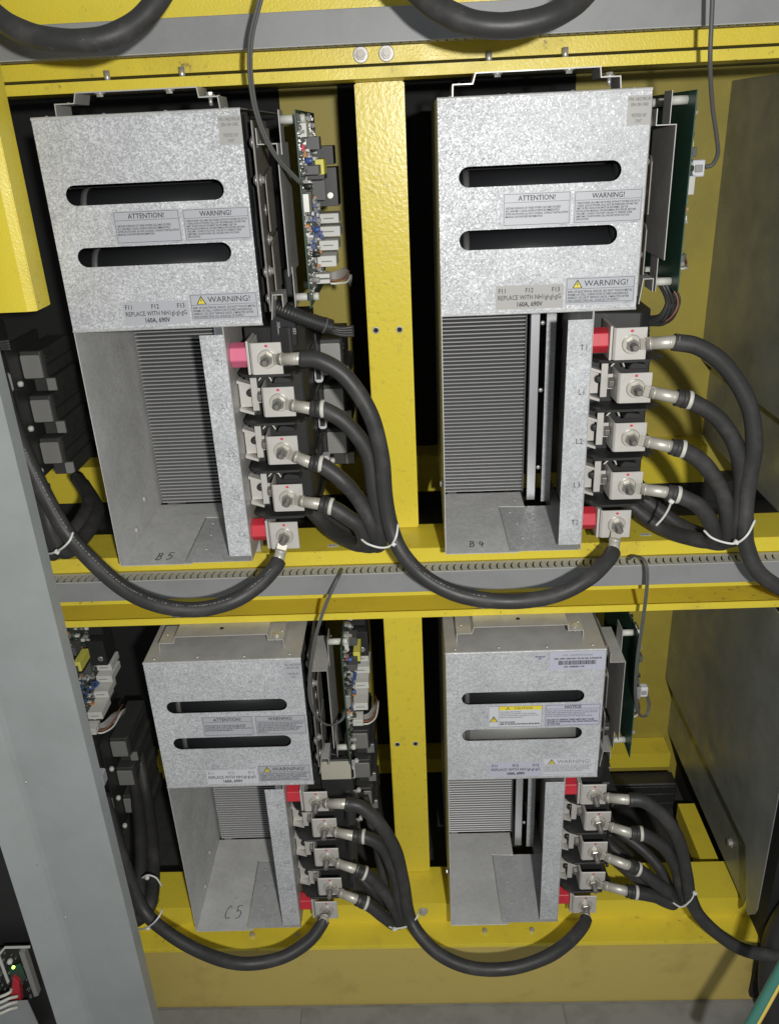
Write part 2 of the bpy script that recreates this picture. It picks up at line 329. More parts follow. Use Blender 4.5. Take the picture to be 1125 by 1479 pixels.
fobj('cross_rail', MB().box(1.622, 1.682, .266, .60, -1.43, -1.36), YEL)
# bolts of the frame
def fbolt(px, py, Y, zbase, h, r=.0062):
    p = at(px, py, Y); mb = MB(); hexnut(mb, (p.x, Y, zbase), (0, 0, 1), r*1.7, .009, random.random()); mb.cyl((p.x, Y, zbase+.009), (p.x, Y, zbase+h), r*.75, n=12)
    o = obj('stud_bolt', mb, ZINCB, fr); o.location = (-.65, -YF, 1.63)
for q in ((155, 108), (263, 103), (706, 84), (816, 78)): fbolt(*q, .134, 1.0148, .034, .0080)
for q in ((255, 874), (697, 868), (782, 858)): fbolt(*q, .142, -.2365, .034, .0080)
for q in ((365, 1352), (430, 1349), (700, 1343), (768, 1341)): fbolt(*q, .075, -1.3572, .014, .0045)
for q in ((521, 79), (558, 77)):
    p = at(*q, .146); mb = MB().lathe((p.x, .1498, p.z), (0, -1, 0), [(0, .0155), (.003, .0155), (.0035, .014)], 24)
    o = obj('bolt_washer', mb, STEEL, fr); o.location = (-.65, -YF, 1.63); mb = MB()
    hexnut(mb, (p.x, .1462, p.z), (0, -1, 0), .0105, .008, .3); mb.cyl((p.x, .1382, p.z), (p.x, .132, p.z), .006, n=12)
    o = obj('hex_bolt', mb, STUD, fr); o.location = (-.65, -YF, 1.63)
p = at(611, 1316, YF); o = bolt_head('hex_bolt', (p.x, YF-.0005, p.z), (0, -1, 0), .010, fr, STEEL); o.location = (-.65, -YF, 1.63)
# small printed stickers on the shelf
for q, s in (((481, 788), 'B5-R1'), ((932, 772), 'B4-R1')):
    d = ray(*q); p = CP + d*((-.039-CP.z)/d.z)
    st = obj('shelf_sticker', MB().box(p.x-.0135, p.x+.0135, p.y-.006, p.y+.006, -.0393, -.0388), LABW, fr); st.location = (-.65, -YF, 1.63)
    t = text(s, .0085, p.x, p.y+.003, -.0386, INK, st); t.rotation_euler = (-math.pi/2, 0, 0)

# ------------------------------------------------------------------ wire ducts
def wire_duct(z0, z1, slots, label):
    yf, yb = .070, YF
    root = empty('wire_duct', (.65, yf, z0)); tag(root, label, 'wire duct', 'grey wire ducts')
    k = (-.65, -yf, -z0)
    obj('duct_lid', MB().box(X0, X1, yf, yf+.003, z0+.001, z1-.0015), DUCT, root, .001, loc=k)
    obj('duct_base', MB().box(X0, X1, yb-.003, yb, z0, z1-.002), DUCT, root, loc=k)
    obj('duct_wiring', MB().box(X0, X1, yf+.02, yb-.012, z0+.006, z1-.016), BLK, root, loc=k)
    pitch = .0178; fw = .0130
    top = slots == 'top'; zt = (z1-.0024, z1) if top else (z0, z0+.0024)
    obj('duct_edge', MB().box(X0, X1, yf, yf+.0055, *zt), DUCTD, root, .0006, loc=k)
    obj('duct_edge', MB().box(X0, X1, yb-.0075, yb-.001, *zt), DUCTD, root, .0006, loc=k)
    me = MB().prism([(0, 0), (fw, 0), (fw-.004, .008), (fw-.004, .018), (fw, .030), (fw, .0355), (0, .0355), (0, .030), (-.004, .018), (-.004, .008)], 'z', 0, .0022).mesh('duct_finger')
    x = -.32
    while x < 1.75:
        if x < -.1 and not top: x += pitch; continue
        link('duct_finger', me, DUCTD, root, (x-.65, .0050, (zt[0]-z0)+.0001)); x += pitch
    return root
wire_duct(-.1365, -.0795, 'top', 'slotted grey wire duct running along the rail between the two rows of cells')
wire_duct(1.0675, 1.128, 'bottom', 'grey wire duct along the topmost rail above the upper cells')

# ------------------------------------------------------------------ panels left and right
# yellow door return, upper left
o = obj('door_flange', MB().prism([(-.60, -.10), (-.0425, -.10), (-.0247, -.094), (-.0247, -.026), (-.0290, -.026), (-.0290, -.088), (-.60, -.088)], 'z', .6212, 1.5), YEL, None, .0015, 2)
tag(o, 'bright yellow folded sheet flange hanging at the upper left edge', 'flange')
pn = empty('cover_panel', (-.20, -.2, -1.55)); tag(pn, 'tall plain light grey cover panel standing in front at the lower left', 'panel')
obj('panel_sheet', MB().prism([(-.085, -.200), (-.258, -.200), (-.272, -.2025), (-.284, -.209), (-.336, -.240), (-.3368, -.2388), (-.285, -.2075), (-.2725, -.201), (-.258, -.1985), (-.0865, -.1985), (-.0865, -.16), (-.085, -.16)], 'z', -1.70, .95), PANEL, pn, loc=(.20, .2, 1.55))
for q in ((38, 1130), (95, 1325)):
    p = at(*q, -.2002); screw_head('rivet', (p.x+.20, -.0002, p.z+1.55), (0, -1, 0), .0038, pn)
# right partitions
def partition(z0, z1, zc, label):
    root = empty('partition_plate', (1.63, .4, z0)); tag(root, label, 'partition'); k = (-1.63, -.4, -z0)
    obj('side_sheet', MB().prism([(.871, zc), (.871, z1), (-.045, z1), (-.06, z1-.02), (-.068, zc-.11), (-.060, zc-.135), (-.022, zc-.185), (-.008, zc-.18), (.0605, zc)], 'x', 1.62, 1.6225), PART, root, .0008, loc=k)
    obj('lower_sheet', MB().prism([(.871, zc-.25), (.871, zc+.1), (.07, zc+.1), (.045, zc-.06), (.075, zc-.25)], 'x', 1.652, 1.6545), PART, root, loc=k)
    p = atx(1055, 1217, 1.652) if z0 < -1 else Vector((1.652, .2, zc-.08))
    bolt_head('wing_bolt', Vector((1.6519, p.y, p.z))+Vector(k), (-1, 0, 0), .010, root)
    return root
partition(-.036, 1.000, .215, 'dark greenish steel partition plate right of the upper right cell')
partition(-1.26, -.246, -1.0, 'dark steel partition plate with cut lower edge right of the lower right cell')
fl = tag(obj('floor', MB().box(-2, 3, -3.2, .038, -1.70, -1.635), CONC, None), kind='structure')
for i, x in enumerate((-1.2, .29, 1.12, 1.75)):
    xe = (.289, 1.118, 1.748, 2.6)[i] if i else .288
    obj('floor_plate', MB().box(x, xe, -1.2, .028, -1.635, -1.631), CONC, fl, .001)

# ================================================================== POWER CELLS
def cell_common(full=True):
    root = empty('power_cell')
    P = lambda n, mb, m, bevel=0, seg=1, parent=None: obj(n, mb, m, parent or root, bevel, seg)
    if full:
        me = flat_curve('front_cover', [(0, .5585), (.4, .5585), (.4, .966), (0, .966)], [slot_outline(.039, .3526, .8247, .038), slot_outline(.039, .3526, .7065, .038)], .0015)
        link('front_cover', me, GALV, root)
        P('cover_side', MB().box(0, .0015, .0016, .62, .558, .9655), GALVD)
        P('cover_lip', MB().sheet([(.0005, .0016), (.0005, .010)], 'z', .5585, .5585+.0012, .001) if False else MB().box(.0005, .3995, .0017, .012, .5572, .5586), STEEL)
        P('cover_fold', MB().prism([(.0022, .9668), (-.0002, .9660), (-.0012, .9640), (-.0012, .9615), (-.0002, .9612), (-.0002, .9650), (.0022, .9655)], 'x', -.0006, .4006), GALVD)
        P('cover_fold', MB().prism([(.0120, .5560), (-.0002, .5562), (-.0013, .5580), (-.0013, .5612), (-.0002, .5616), (-.0002, .5580), (.0120, .5570)], 'x', -.0006, .4006), GALVD)
        tp = P('cover_top', MB().box(.0005, .3995, .0018, .60, .9645, .9662), STEEL)
        for i, x in enumerate((.025, .135, .255, .37)): screw_head('rivet', (x, .016+.003*(i % 2), .9662), (0, 0, 1), .004, root)
        # hat bracket on top, as one bent sheet seen from its end
        hb = P('hat_bracket', MB().sheet([(.0297, .9664), (.0307, .9902), (.0688, .9902), (.0745, 1.0083), (.3131, 1.0083), (.3152, .9905), (.3519, .9905), (.3541, .9664)], 'y', .051, .135, -.0022), STEEL)
        for x, z, dd in ((.118, 1.0062, -1), (.255, 1.0062, -1), (.333, .9907, 1)):
            bolt_head('bracket_bolt', (x, .068, z), (0, 0, dd), .0068, hb)
            if dd > 0: obj('bolt_tail', MB().cyl((x, .068, .9885), (x, .068, .974), .0038, n=10), ZINCB, hb)
        screw_head('bracket_rivet', (.345, .09, .9908), (0, 0, 1), .004, hb); screw_head('bracket_rivet', (.045, .09, .9905), (0, 0, 1), .004, hb)
        obj('bracket_hole', MB().lathe((.19, .085, 1.0083), (0, 0, 1), [(0, .0055), (.0004, .0055)], 14), DARK, hb)
        # what shows through the slots
        for zc in (.672, .790):
            ft = P('fuse_tube', MB().cyl((.012, .083, zc), (.388, .083, zc), .044, n=28), BLKG)
            for xx in (.05, .345): obj('tube_cap', MB().lathe((xx, .083, zc), (1, 0, 0), [(0, .0455), (.012, .0455)], 28), GREYP if xx < .1 else BLKG, ft)
        P('cavity_back', MB().box(.004, .396, .125, .13, .56, .962), DARK)
        P('capacitor_edge', MB().cyl((.372, .052, .562), (.372, .052, .955), .026, n=20), BLKG)
        # lower box
        P('side_wall', MB().box(0, .0016, .0004, .62, .0005, .5570), GALVF)
        P('right_wall', MB().box(.3135, .3150, .0030, .36, .0005, .5570), STEEL)
        P('terminal_strip', MB().box(.2635, .3150, .0010, .0026, .0155, .5395), GALV, .0004)
        P('strip_return', MB().box(.3152, .3166, .001, .075, .002, .5565), STEEL)
        fl_ = P('floor_sheet', MB().prism([(.0018, -.002), (.172, -.002), (.172, .006), (.152, .006), (.148, .262), (.216, .258), (.216, .355), (.0018, .355)], 'z', -.0004, .0014), GALVF, .0003)
        f2 = P('floor_insert', MB().prism([(.1535, .0065), (.3130, .0065), (.3130, .262), (.1495, .262)], 'z', -.0012, -.0002), GALVD)
        for x, y in ((.19, .075), (.185, .155), (.175, .225), (.195, .30)): screw_head('rivet', (x, y, -.0002 if y < .26 else .0014), (0, 0, 1), .0035, f2)
        for y, z in ((.235, .072), (.14, .028)): screw_head('wall_screw', (.0016, y, z), (1, 0, 0), .0085, root, STEEL)
        bolt_head('wall_bolt', (-.0004, .06, .155), (-1, 0, 0), .007, root)
        hs = P('heat_sink', MB().box(.006, .226, .425, .44, .0, .60), BLK)
        fin = MB().box(.0075, .221, .356, .424, 0, .0034).mesh('fin', .0008, 1)
        n = 57
        for i in range(n): link('fin', fin, FIN, hs, (0, 0, .006+i*.0098))
        obj('sink_clip', MB().box(.2195, .2235, .353, .42, .004, .558), GREYP, hs)
        P('silver_bar', MB().box(.2262, .2475, .298, .304, .002, .557), ALU, .0006)
        P('zinc_bar', MB().box(.264, .2865, .298, .302, -.004, .557), GALV, .0004)
        P('zinc_bar_return', MB().box(.2866, .2882, .3021, .40, -.004, .557), STEEL)
        for z in (.09, .30, .47): screw_head('bar_screw', (.2557, .31, z), (0, -1, 0), .006, root)
        P('rear_plate', MB().box(.226, .4, .50, .505, -.004, .60), BLK)
        for z in (.155, .27, .40): screw_head('side_clip', (.312, .22, z), (-1, 0, 0), .009, root, BLK)
        for x in (.03, .30): P('foot_rail', MB().box(x-.012, x+.012, .13, .62, -.039, -.0022), STEEL)
    # ---- right-hand side: bus plates, channel, circuit board
    bp = P('bus_plate', MB().box(.410, .414, .045, .22, .575, .945), BROWNST, .0008)
    for y, z in ((.075, .905), (.075, .835), (.105, .775), (.105, .715), (.075, .655), (.075, .60)):
        obj('bus_bolt', MB().lathe((.414, y, z), (1, 0, 0), [(0, .012), (.002, .012), (.0022, .008), (.007, .0075), (.010, .004)], 16), ZINCB, bp)
        obj('bus_washer', MB().lathe((.4098, y-.012, z), (-1, 0, 0), [(0, .0135), (.003, .0135), (.004, .009), (.007, .008)], 16), ZINCB, bp)
    for z0, z1 in ((.735, .845), (.615, .715)):
        P('bus_tab', MB().prism([(.062, z0), (.062, z1-.01), (.072, z1), (.15, z1+.012), (.15, z0)], 'x', .4245, .4275), BROWNST, .0006)
    P('channel_bracket', MB().sheet([(.4200, .930), (.4200, .9000), (.4585, .9000), (.4585, .6477)], 'y', .034, .20, .0018), STEEL)
    P('lower_bracket', MB().sheet([(.414, .560), (.4200, .612), (.4420, .612), (.4420, .585)], 'y', .036, .10, -.0018), STEEL)
    P('stand_plate', MB().box(.4600, .4616, .085, .14, .880, .962), STEEL)
    P('stand_plate', MB().box(.4600, .4616, .085, .14, .575, .66), STEEL)
    for z in (.944, .593):
        for y in (.104, .26): P('standoff', MB().lathe((.4618, y, z), (1, 0, 0), [(0, .0085), (.0345, .0085)], 6 if False else 16), NYL)
        P('standoff_nut', MB().lathe((.4995, .104, z), (1, 0, 0), [(0, .0085), (.011, .0085), (.012, .006)], 14), NYL)
    bd = P('circuit_board', MB().box(.4965, .4988, .048, .42, .578, .960), PCB)
    B = lambda n, x0, x1, y0, y1, z0, z1, m, bev=.0008: obj(n, MB().box(x0, x1, y0, y1, z0, z1), m, bd, bev)
    face = B('component_face', .49885, .4992, .050, .418, .580, .958, PCBR, 0)
    B('transformer', .4992, .536, .17, .23, .826, .862, BLK); B('transformer_tape', .518, .5365, .166, .234, .836, .866, YTAPE)
    B('transformer_core', .4992, .53, .12, .165, .838, .856, GREYP)
    B('relay_block', .4992, .552, .30, .38, .762, .845, BLK); B('relay_block', .4992, .545, .33, .40, .85, .89, BLK); B('heat_fin', .4992, .53, .235, .245, .78, .86, GREYP)
    obj('relay_screw', MB().lathe((.534, .2998, .785), (0, -1, 0), [(0, .0085), (.001, .0085), (.0012, .006)], 16), SOLD, bd)
    B('choke', .4992, .53, .17, .21, .885, .91, GREYP); B('film_capacitor', .4992, .512, .105, .15, .91, .94, WHT)
    for i, (y, z, m) in enumerate(((.12, .872, ORNG), (.14, .895, SOLD), (.10, .885, REDI))): B('small_part', .4992, .506, y, y+.012, z, z+.012, m)
    for y0, y1, z0, z1, x1 in ((.33, .40, .722, .744, .548), (.31, .39, .694, .717, .551), (.27, .34, .668, .690, .548), (.205, .28, .640, .664, .546), (.29, .33, .648, .662, .54)):
        c = B('white_terminal', .503, x1, y0, y1, z0, z1, WHT, .0012)
        t = obj('terminal_print', MB().box(.512, .536, y0-.0006, y0-.0002, (z0+z1)/2-.0012, (z0+z1)/2+.0012), INKF, c)
    for z in (.608, .62): B('white_plug', .4992, .531, .175, .215, z, z+.009, WHT)
    B('optic_socket', .4992, .512, .052, .075, .770, .806, SOLD); B('optic_socket', .4992, .514, .078, .10, .768, .808, GREYP)
    for i in range(6): B('blue_part', .4992, .507, .13+.012*(i % 3), .139+.012*(i % 3), .690+.013*(i//3), .699+.013*(i//3), BLUE, 0)
    sm = MB(); random.seed(3)
    for i in range(800):
        y = random.uniform(.054, .40); z = random.uniform(.60, .95); a = random.uniform(.001, .004); b = random.uniform(.001, .004); h = random.uniform(.0008, .003)
        sm.box(.4992, .4992+h, y, y+a, z, z+b)
    tag(obj('small_components', sm, SOLD, bd), kind='stuff')
    sm = MB()
    for i in range(330):
        y = random.uniform(.054, .40); z = random.uniform(.60, .95); a = random.uniform(.002, .009); b = random.uniform(.002, .009); h = random.uniform(.002, .007)
        sm.box(.4992, .4992+h, y, y+a, z, z+b)
    tag(obj('dark_components', sm, BLK, bd), kind='stuff')
    for nm_, m_, cnt in (('pale_components', WHT, 46), ('blue_components', BLUE, 30), ('tan_components', ORNG, 18), ('grey_components', GREYW, 70)):
        sm = MB()
        for i in range(cnt):
            y = random.uniform(.06, .40); z = random.uniform(.60, .95); h = random.uniform(.004, .013)
            if nm_ == 'blue_components': y = random.uniform(.12, .30); z = random.uniform(.68, .78)
            sm.box(.4992, .4992+h, y, y+random.uniform(.003, .012), z, z+random.uniform(.003, .009))
        tag(obj(nm_, sm, m_, bd), kind='stuff')
    for i in range(7):
        y = .09+.045*(i % 4); z = .63+.047*i; obj('can_capacitor', MB().lathe((.4992, y, z), (1, 0, 0), [(0, .006), (.017, .006), (.018, .005)], 14), (GREYW, BLK, BLUE)[i % 3], bd)
    sm = MB()
    for i in range(10):
        z = .607+.0065*i if i < 4 else .63+.004*i; dx = random.uniform(.03, .06)
        sm.tube([(.531, .20, .612+.0015*i), (.548, .205, .612+.002*i), (.556+dx*.2, .25, .60+.003*i), (.55+dx*.3, .33, .575)], .0018, 6, 4)
    tag(obj('ribbon_wires', sm, GREYW, bd), kind='stuff')
    obj('white_lead', MB().tube([(.531, .185, .606), (.548, .19, .605), (.566, .22, .603), (.572, .28, .608), (.565, .33, .58)], .0026, 8, 5), WHTW, bd)
    obj('brown_lead', MB().tube([(.531, .19, .612), (.548, .195, .611), (.562, .22, .612), (.568, .27, .62), (.56, .33, .60)], .0024, 8, 5), BRNW, bd)
    # ---- fuse base: black housing, baffles
    P('fuse_base', MB().prism([(.33, .085), (.462, .085), (.470, .12), (.470, .33), (.33, .33)], 'z', .095, .455), BLK, .003)
    P('fuse_base_top', MB().prism([(.335, .12), (.44, .10), (.47, .14), (.47, .34), (.335, .34)], 'z', .456, .53), BLK, .003)
    for z in (.440, .330, .2165, .102):
        P('phase_baffle', MB().prism([(.327, .05), (.338, .028), (.36, .016), (.445, .018), (.452, .04), (.462, .028), (.466, .055), (.478, .045), (.474, .09), (.474, .24), (.327, .24)], 'z', z, z+.006), BLK, .0008)
    for i, z in enumerate((.40, .281, .163)):
        bl = P('snubber_block', MB().prism([(.476, .3625), (.528, .3625), (.534, .372), (.534, .56), (.476, .56)], 'z', z-.034, z+.040), GREYB, .002)
        obj('snubber_plate', MB().box(.477, .527, .358, .3622, z-.030, z+.030), SNUB, bl, .002, 2)
        obj('snubber_step', MB().box(.486, .545, .3905, .56, z-.074, z-.037), GREYB, bl, .002)
        obj('step_plate', MB().box(.520, .544, .387, .3902, z-.072, z-.039), SNUB, bl, .001)
        obj('side_seam', MB().box(.5341, .5352, .374, .555, z-.002, z+.0015), BLK, bl)
        obj('white_cap', MB().lathe((.492, .30, z-.034), (0, 0, 1), [(0, .007), (.008, .008), (.013, .005)], 10), WHT, bl)
        mk = obj('phase_marker', MB().box(.473, .492, .226, .262, z-.034, z+.012), LABW, bl, .003, 2); obj('marker_window', MB().box(.4765, .4885, .2252, .2257, z-.026, z+.004), BLK, mk)
        for dz in (.012, .022): obj('mould_ridge', MB().box(.5342, .5362, .375, .555, z+dz, z+dz+.004), GREYB, bl)
        obj('cap_bar', MB().box(.474, .482, .10, .30, z-.052, z-.040), BLK, bl, .002)
    P('snubber_rail', MB().box(.471, .475, .30, .50, .10, .47), BLK)
    # ---- terminals
    def stud_set(t, x, z):
        w_ = obj('washer', MB().lathe((x, .0118, z), (0, -1, 0), [(0, .0205), (.0022, .0205), (.0028, .0195), (.0029, .0155), (.0050, .0150), (.0056, .0140)], 28), ZINCB, t)
        nt = MB(); hexnut(nt, (x, .0062, z), (0, -1, 0), .0135, .0105, random.random()); obj('nut', nt, NUT, t, .0008)
        st = MB(); st.cyl((x, .0, z), (x, -.0265, z), .0068, n=16); st.cyl((x, -.0265, z), (x, -.0285, z), .0068, .0054, 16)
        for k in range(10): st.lathe((x, -.0048-.0022*k, z), (0, -1, 0), [(0, .0069), (.0008, .0075), (.0016, .0069)], 16)
        obj('stud', st, STUD, t)
        obj('ink_mark', MB().prism([(x-.003, z+.0255), (x+.002, z+.0245), (x+.004, z+.028), (x+.0005, z+.031), (x-.0035, z+.029)], 'y', .0114, .0117), REDI, t)
    for nm, x, z in (('T1', .400, .482), ('T2', .3975, .060)):
        t = P('terminal_plate', MB().prism([(.432+x-.4, .0120), (.432+x-.4, .0160), (.369+x-.4, .0160), (.3665+x-.4, .0185), (.3665+x-.4, .10), (.3625+x-.4, .10), (.3625+x-.4, .017), (.3675+x-.4, .0120)], 'z', z-.0345, z+.0345), NICK, .0008)
        obj('side_strap', MB().box(x-.0445, x-.039, .016, .10, z-.035, z+.038), NICK, t, .0008)
        stud_set(t, x, z)
        ins = MB().cyl((.317, .048, z+.002), (x-.045, .048, z+.002), .0275, n=6, smooth=False, ph=math.pi/2)
        obj('red_insulator', ins, RED, t, .0015)
    for nm, x, z in (('L1', .416, .385), ('L2', .4135, .2725), ('L3', .4145, .156)):
        t = P('terminal_plate', MB().prism([(x+.0345, .0120), (x+.0345, .0160), (x-.031, .0160), (x-.0335, .0185), (x-.0355, .078), (x-.0395, .078), (x-.0372, .017), (x-.033, .0120)], 'z', z-.0335, z+.0335), NICK, .0008)
        stud_set(t, x, z)
        bh = MB(); hexnut(bh, (x-.0400, .048, z+.004), (-1, 0, 0), .0125, .011, .2); obj('side_bolt', bh, STUD, t, .001)
        obj('fuse_tag', MB().box(x-.0665, x-.052, .052, .0575, z-.030, z+.046), NICK, t, .0006)
        obj('fuse_blade', MB().box(x-.052, x-.040, .053, .0565, z-.012, z+.022), NICK, t, .0006)
        for dz in (.036, -.028):
            obj('fuse_arm', MB().prism([(.3185, z+dz-.003), (x-.066, z+dz-.013), (x-.066, z+dz-.007), (.3185, z+dz+.004)], 'y', .056, .080), NICK, t)
        obj('fuse_cap', MB().box(.3187, x-.068, .070, .0795, z-.026, z+.030), NICK, t, .001)
        obj('fuse_knob', MB().lathe((x-.0695, .062, z+.010), (0, -1, 0), [(0, .009), (.006, .009), (.009, .005)], 12), BLK, t)
        obj('wire_clip', MB().tube([(x-.047, .05, z+.040), (x-.036, .047, z+.051), (x-.024, .047, z+.049), (x-.018, .05, z+.038)], .0018, 8, 6), WHTW, t)
        obj('clip_body', MB().prism([(x-.012, z+.036), (x+.030, z+.036), (x+.024, z+.046), (x, z+.050), (x-.008, z+.047)], 'y', .035, .075), BLK, t, .001)
    return root

CELLS = {}
proto = cell_common(True)
POSE = {'B5': ((0, 0, 0), 0), 'B4': ((.7727, .0077, .0003), -.0104), 'C5': ((.0045, .0066, -1.2479), .0078), 'C4': ((.7686, .0128, -1.248), .0015)}
for i, k in enumerate(('B5', 'B4', 'C5', 'C4')):
    r = proto if i == 0 else copy_tree(proto)
    r.location, r.rotation_euler = POSE[k][0], (0, 0, POSE[k][1]); CELLS[k] = r
pc = cell_common(False)
for i, (k, l) in enumerate((('B6', (-.775, 0, 0)), ('C6', (-.770, 0, -1.248)))):
    r = pc if i == 0 else copy_tree(pc); r.location = l; CELLS[k] = r
for k, l in (('B5', 'upper left zinc power cell, marked B5 on its floor sheet'), ('B4', 'upper right zinc power cell, marked B4 on its floor sheet'),
             ('C5', 'lower left zinc power cell, marked C5 on its floor sheet'), ('C4', 'lower right zinc power cell with white barcode label and yellow caution label'),
             ('B6', 'fuse side of a cell half hidden behind the yellow flange at the left'), ('C6', 'cell with circuit board and white terminals half hidden behind the grey cover panel')):
    tag(CELLS[k], l, 'power cell', 'power cells in the cabinet')
# red insulator on B5 T1, its overexposure painted as pink
for t in CELLS['B5'].children:
    if t.name.startswith('terminal_plate'):
        for c in t.children:
            if c.name.startswith('red_insulator') and min(v.co.z for v in c.data.vertices) > .3:
                c.data = c.data.copy(); c.data.materials.clear(); c.data.materials.append(REDP); c['label'] = 'red insulator at terminal T1, painted pink as if overexposed'

for c in CELLS['C4'].children:
    if c.name.startswith('fuse_tube') and max(v.co.z for v in c.data.vertices) < .73:
        c.data = c.data.copy(); c.data.materials.clear(); c.data.materials.append(SNUB); c['label'] = 'bare metal tube behind the lower slot'
# ------------------------------------------------------------------ labels on the covers
def frame_lines(mb, x0, x1, z0, z1, y, t=.0007):
    mb.box(x0, x1, y-.0002, y, z0, z0+t); mb.box(x0, x1, y-.0002, y, z1-t, z1); mb.box(x0, x0+t, y-.0002, y, z0+t, z1-t); mb.box(x1-t, x1, y-.0002, y, z0+t, z1-t)
def plate(name, root, x0, x1, z0, z1, m, y=-.0003):
    return obj(name, MB().box(x0, x1, y-.0003, y, z0, z1), m, root)
def triangle(root, xc, z0, h):
    mb = MB().prism([(xc-h*.58, z0), (xc+h*.58, z0), (xc, z0+h)], 'y', -.00095, -.0007); o = obj('warning_triangle', mb, INK, root)
    a = h*.86; mb = MB().prism([(xc-a*.5, z0+h*.07), (xc+a*.5, z0+h*.07), (xc, z0+h*.07+a*.84)], 'y', -.0012, -.00098); obj('triangle_fill', mb, SIGNY, root)
    mb = MB().prism([(xc+.0006, z0+h*.72), (xc-h*.10, z0+h*.40), (xc-.0002, z0+h*.40), (xc-h*.04, z0+h*.14), (xc+h*.11, z0+h*.46), (xc+h*.01, z0+h*.46), (xc+h*.06, z0+h*.72)], 'y', -.0014, -.00122); obj('lightning_mark', mb, INK, root)
T_ATT = 'CERTAIN SURFACES OF THESE POWER CELLS MAY EXCEED\n60 C AND MAY CAUSE A BURN IF SERVICED IMMEDIATELY\nAFTER SHUTDOWN. ALLOW COOLING. CONSULT INSTALLATION\nMANUAL FOR FURTHER INFORMATION.'
T_WAR = 'THESE POWER CELLS MAY BE STORED WITHOUT POWER FOR UP TO\n2 YEARS. SHOULD POWER CELLS NOT BE ENERGIZED WITHIN THIS\nLIMIT, FILTER CAPACITORS MUST BE REFORMED. SEE THE\nINSTALLATION MANUAL FOR REFORMING PROCEDURE. BEYOND\nTHIS LIMIT, CONSULT FACTORY. FAILURE TO OBSERVE THESE\nLIMITS MAY CAUSE POWER CELL FAILURE UPON VOLTAGE\nAPPLICATION.'
T_SHK = 'RISK OF ELECTRICAL SHOCK. DO NOT TOUCH METAL\nFRAME OF CELL. CAPACITOR STORES HAZARDOUS\nENERGY. DO NOT SERVICE UNTIL 5 MINUTES AFTER\nDISCONNECTING ALL SOURCES OF SUPPLY.'
YT = -.0012
def label_block(root, name, x0, x1, z0, z1, m, head, body, bs, ink=INK, hs=.0125, tri=False, hdr=.0155, cap=True, wide=.9):
    r = plate(name, root, x0, x1, z0, z1, m); mb = MB()
    a, b, c, d = x0+.0025, x1-.0025, z0+.0045, z1-.0022
    frame_lines(mb, a, b, c, d, -.0007); mb.box(a+.0007, b-.0007, -.0009, -.0007, d-hdr-.0006, d-hdr); obj('border_lines', mb, ink, r)
    if tri: triangle(r, a+.022, d-hdr+.0012, hdr-.003); text(head, hs, (a+b)/2+.012, YT, d-.0028, ink, r, wide=1.05)
    else: text(head, hs, (a+b)/2, YT, d-.0018, ink, r, wide=wide, bold=.00012)
    text(body, bs, a+.003, YT, d-hdr-.003, ink, r, ax='LEFT', wide=.86, lead=.95, bold=.00006, maxw=b-a-.006)
    if cap: text('16502756', .0036, b-.012, YT, c-.0006, INKF, r)
    return r
for k in ('B5', 'B4', 'C5'):
    R = CELLS[k]; faint = k == 'C5'; L1 = LABS if not faint else LABS
    label_block(R, 'attention_label', .1245, .2585, .7275, .7925, L1, 'ATTENTION!', '\n'+T_ATT, .0056, hs=.0138)
    label_block(R, 'warning_label', .2635, .3975, .7275, .7915, L1, 'WARNING!', T_WAR, .0053, hs=.0138)
    label_block(R, 'shock_label', .2540, .3955, .5705, .6260, LABS, 'WARNING!', T_SHK, .0064, hs=.0165, tri=True, hdr=.0205)
    f = plate('fuse_label', R, .1125, .2510, .5665, .6145, LABW if faint else (LABG if k == 'B4' else LABS))
    for s, x in (('F11', .126), ('F12', .181), ('F13', .235)): text(s, .0135, x, YT, .6105, INKF if faint else INK, f, wide=.85, bold=.0001)
    text('REPLACE WITH NH1gl-gl-gG', .0135, .1815, YT, .5965, INK, f, wide=.83, bold=.00005, maxw=.128); text('160A, 690V', .0135, .1815, YT, .5825, INK, f, wide=.83, bold=.0003)
    s = plate('serial_label', R, .356, .4005 if k != 'C5' else .399, .903, .954, LABG if not faint else LABS)
    for i, tx in enumerate(('P/N: 14621902.00', 'S/N: 0N 1042', '', 'TESTED BY', 'DA7')): text(tx, .0082, .378, YT, .9515-.0093*i, INKF, s, wide=.72, bold=.0002, maxw=.041)
R = CELLS['C4']
cl = plate('caution_label', R, .1065, .2480, .7305, .8005, LABW); mb = MB(); frame_lines(mb, .108, .2465, .732, .799, -.0007, .0009); mb.box(.1345, .1352, -.0009, -.0007, .733, .798); obj('border_lines', mb, INK, cl)
obj('caution_band', MB().box(.1354, .2456, -.0009, -.0007, .786, .798), SIGNY, cl); triangle(cl, .1215, .749, .019); triangle(cl, .158, .7872, .0095)
text('CAUTION', .0105, .198, YT, .7968, INK, cl); text('Hot surface. Burn hazard.\nHeat sink may exceed 60 C after shutdown.\nLet the cell cool before opening the cover and\nbefore touching metal parts.', .0058, .138, YT, .7835, INK, cl, ax='LEFT', wide=.9, maxw=.104)
text('WAIT FOR COOLING\nREFER TO THE INSTALLATION MANUAL BEFORE SERVICE', .0062, .138, YT, .7505, INK, cl, ax='LEFT', wide=.74, bold=.00022, maxw=.104)
n_ = plate('notice_label', R, .2535, .3965, .7305, .8010, LABL); mb = MB(); frame_lines(mb, .2555, .3945, .733, .7985, -.0007, .0009); mb.box(.2566, .3935, -.0009, -.0007, .7855, .7862); obj('border_lines', mb, INK, n_)
text('NOTICE', .0115, .325, YT, .7975, INK, n_, bold=.0003)
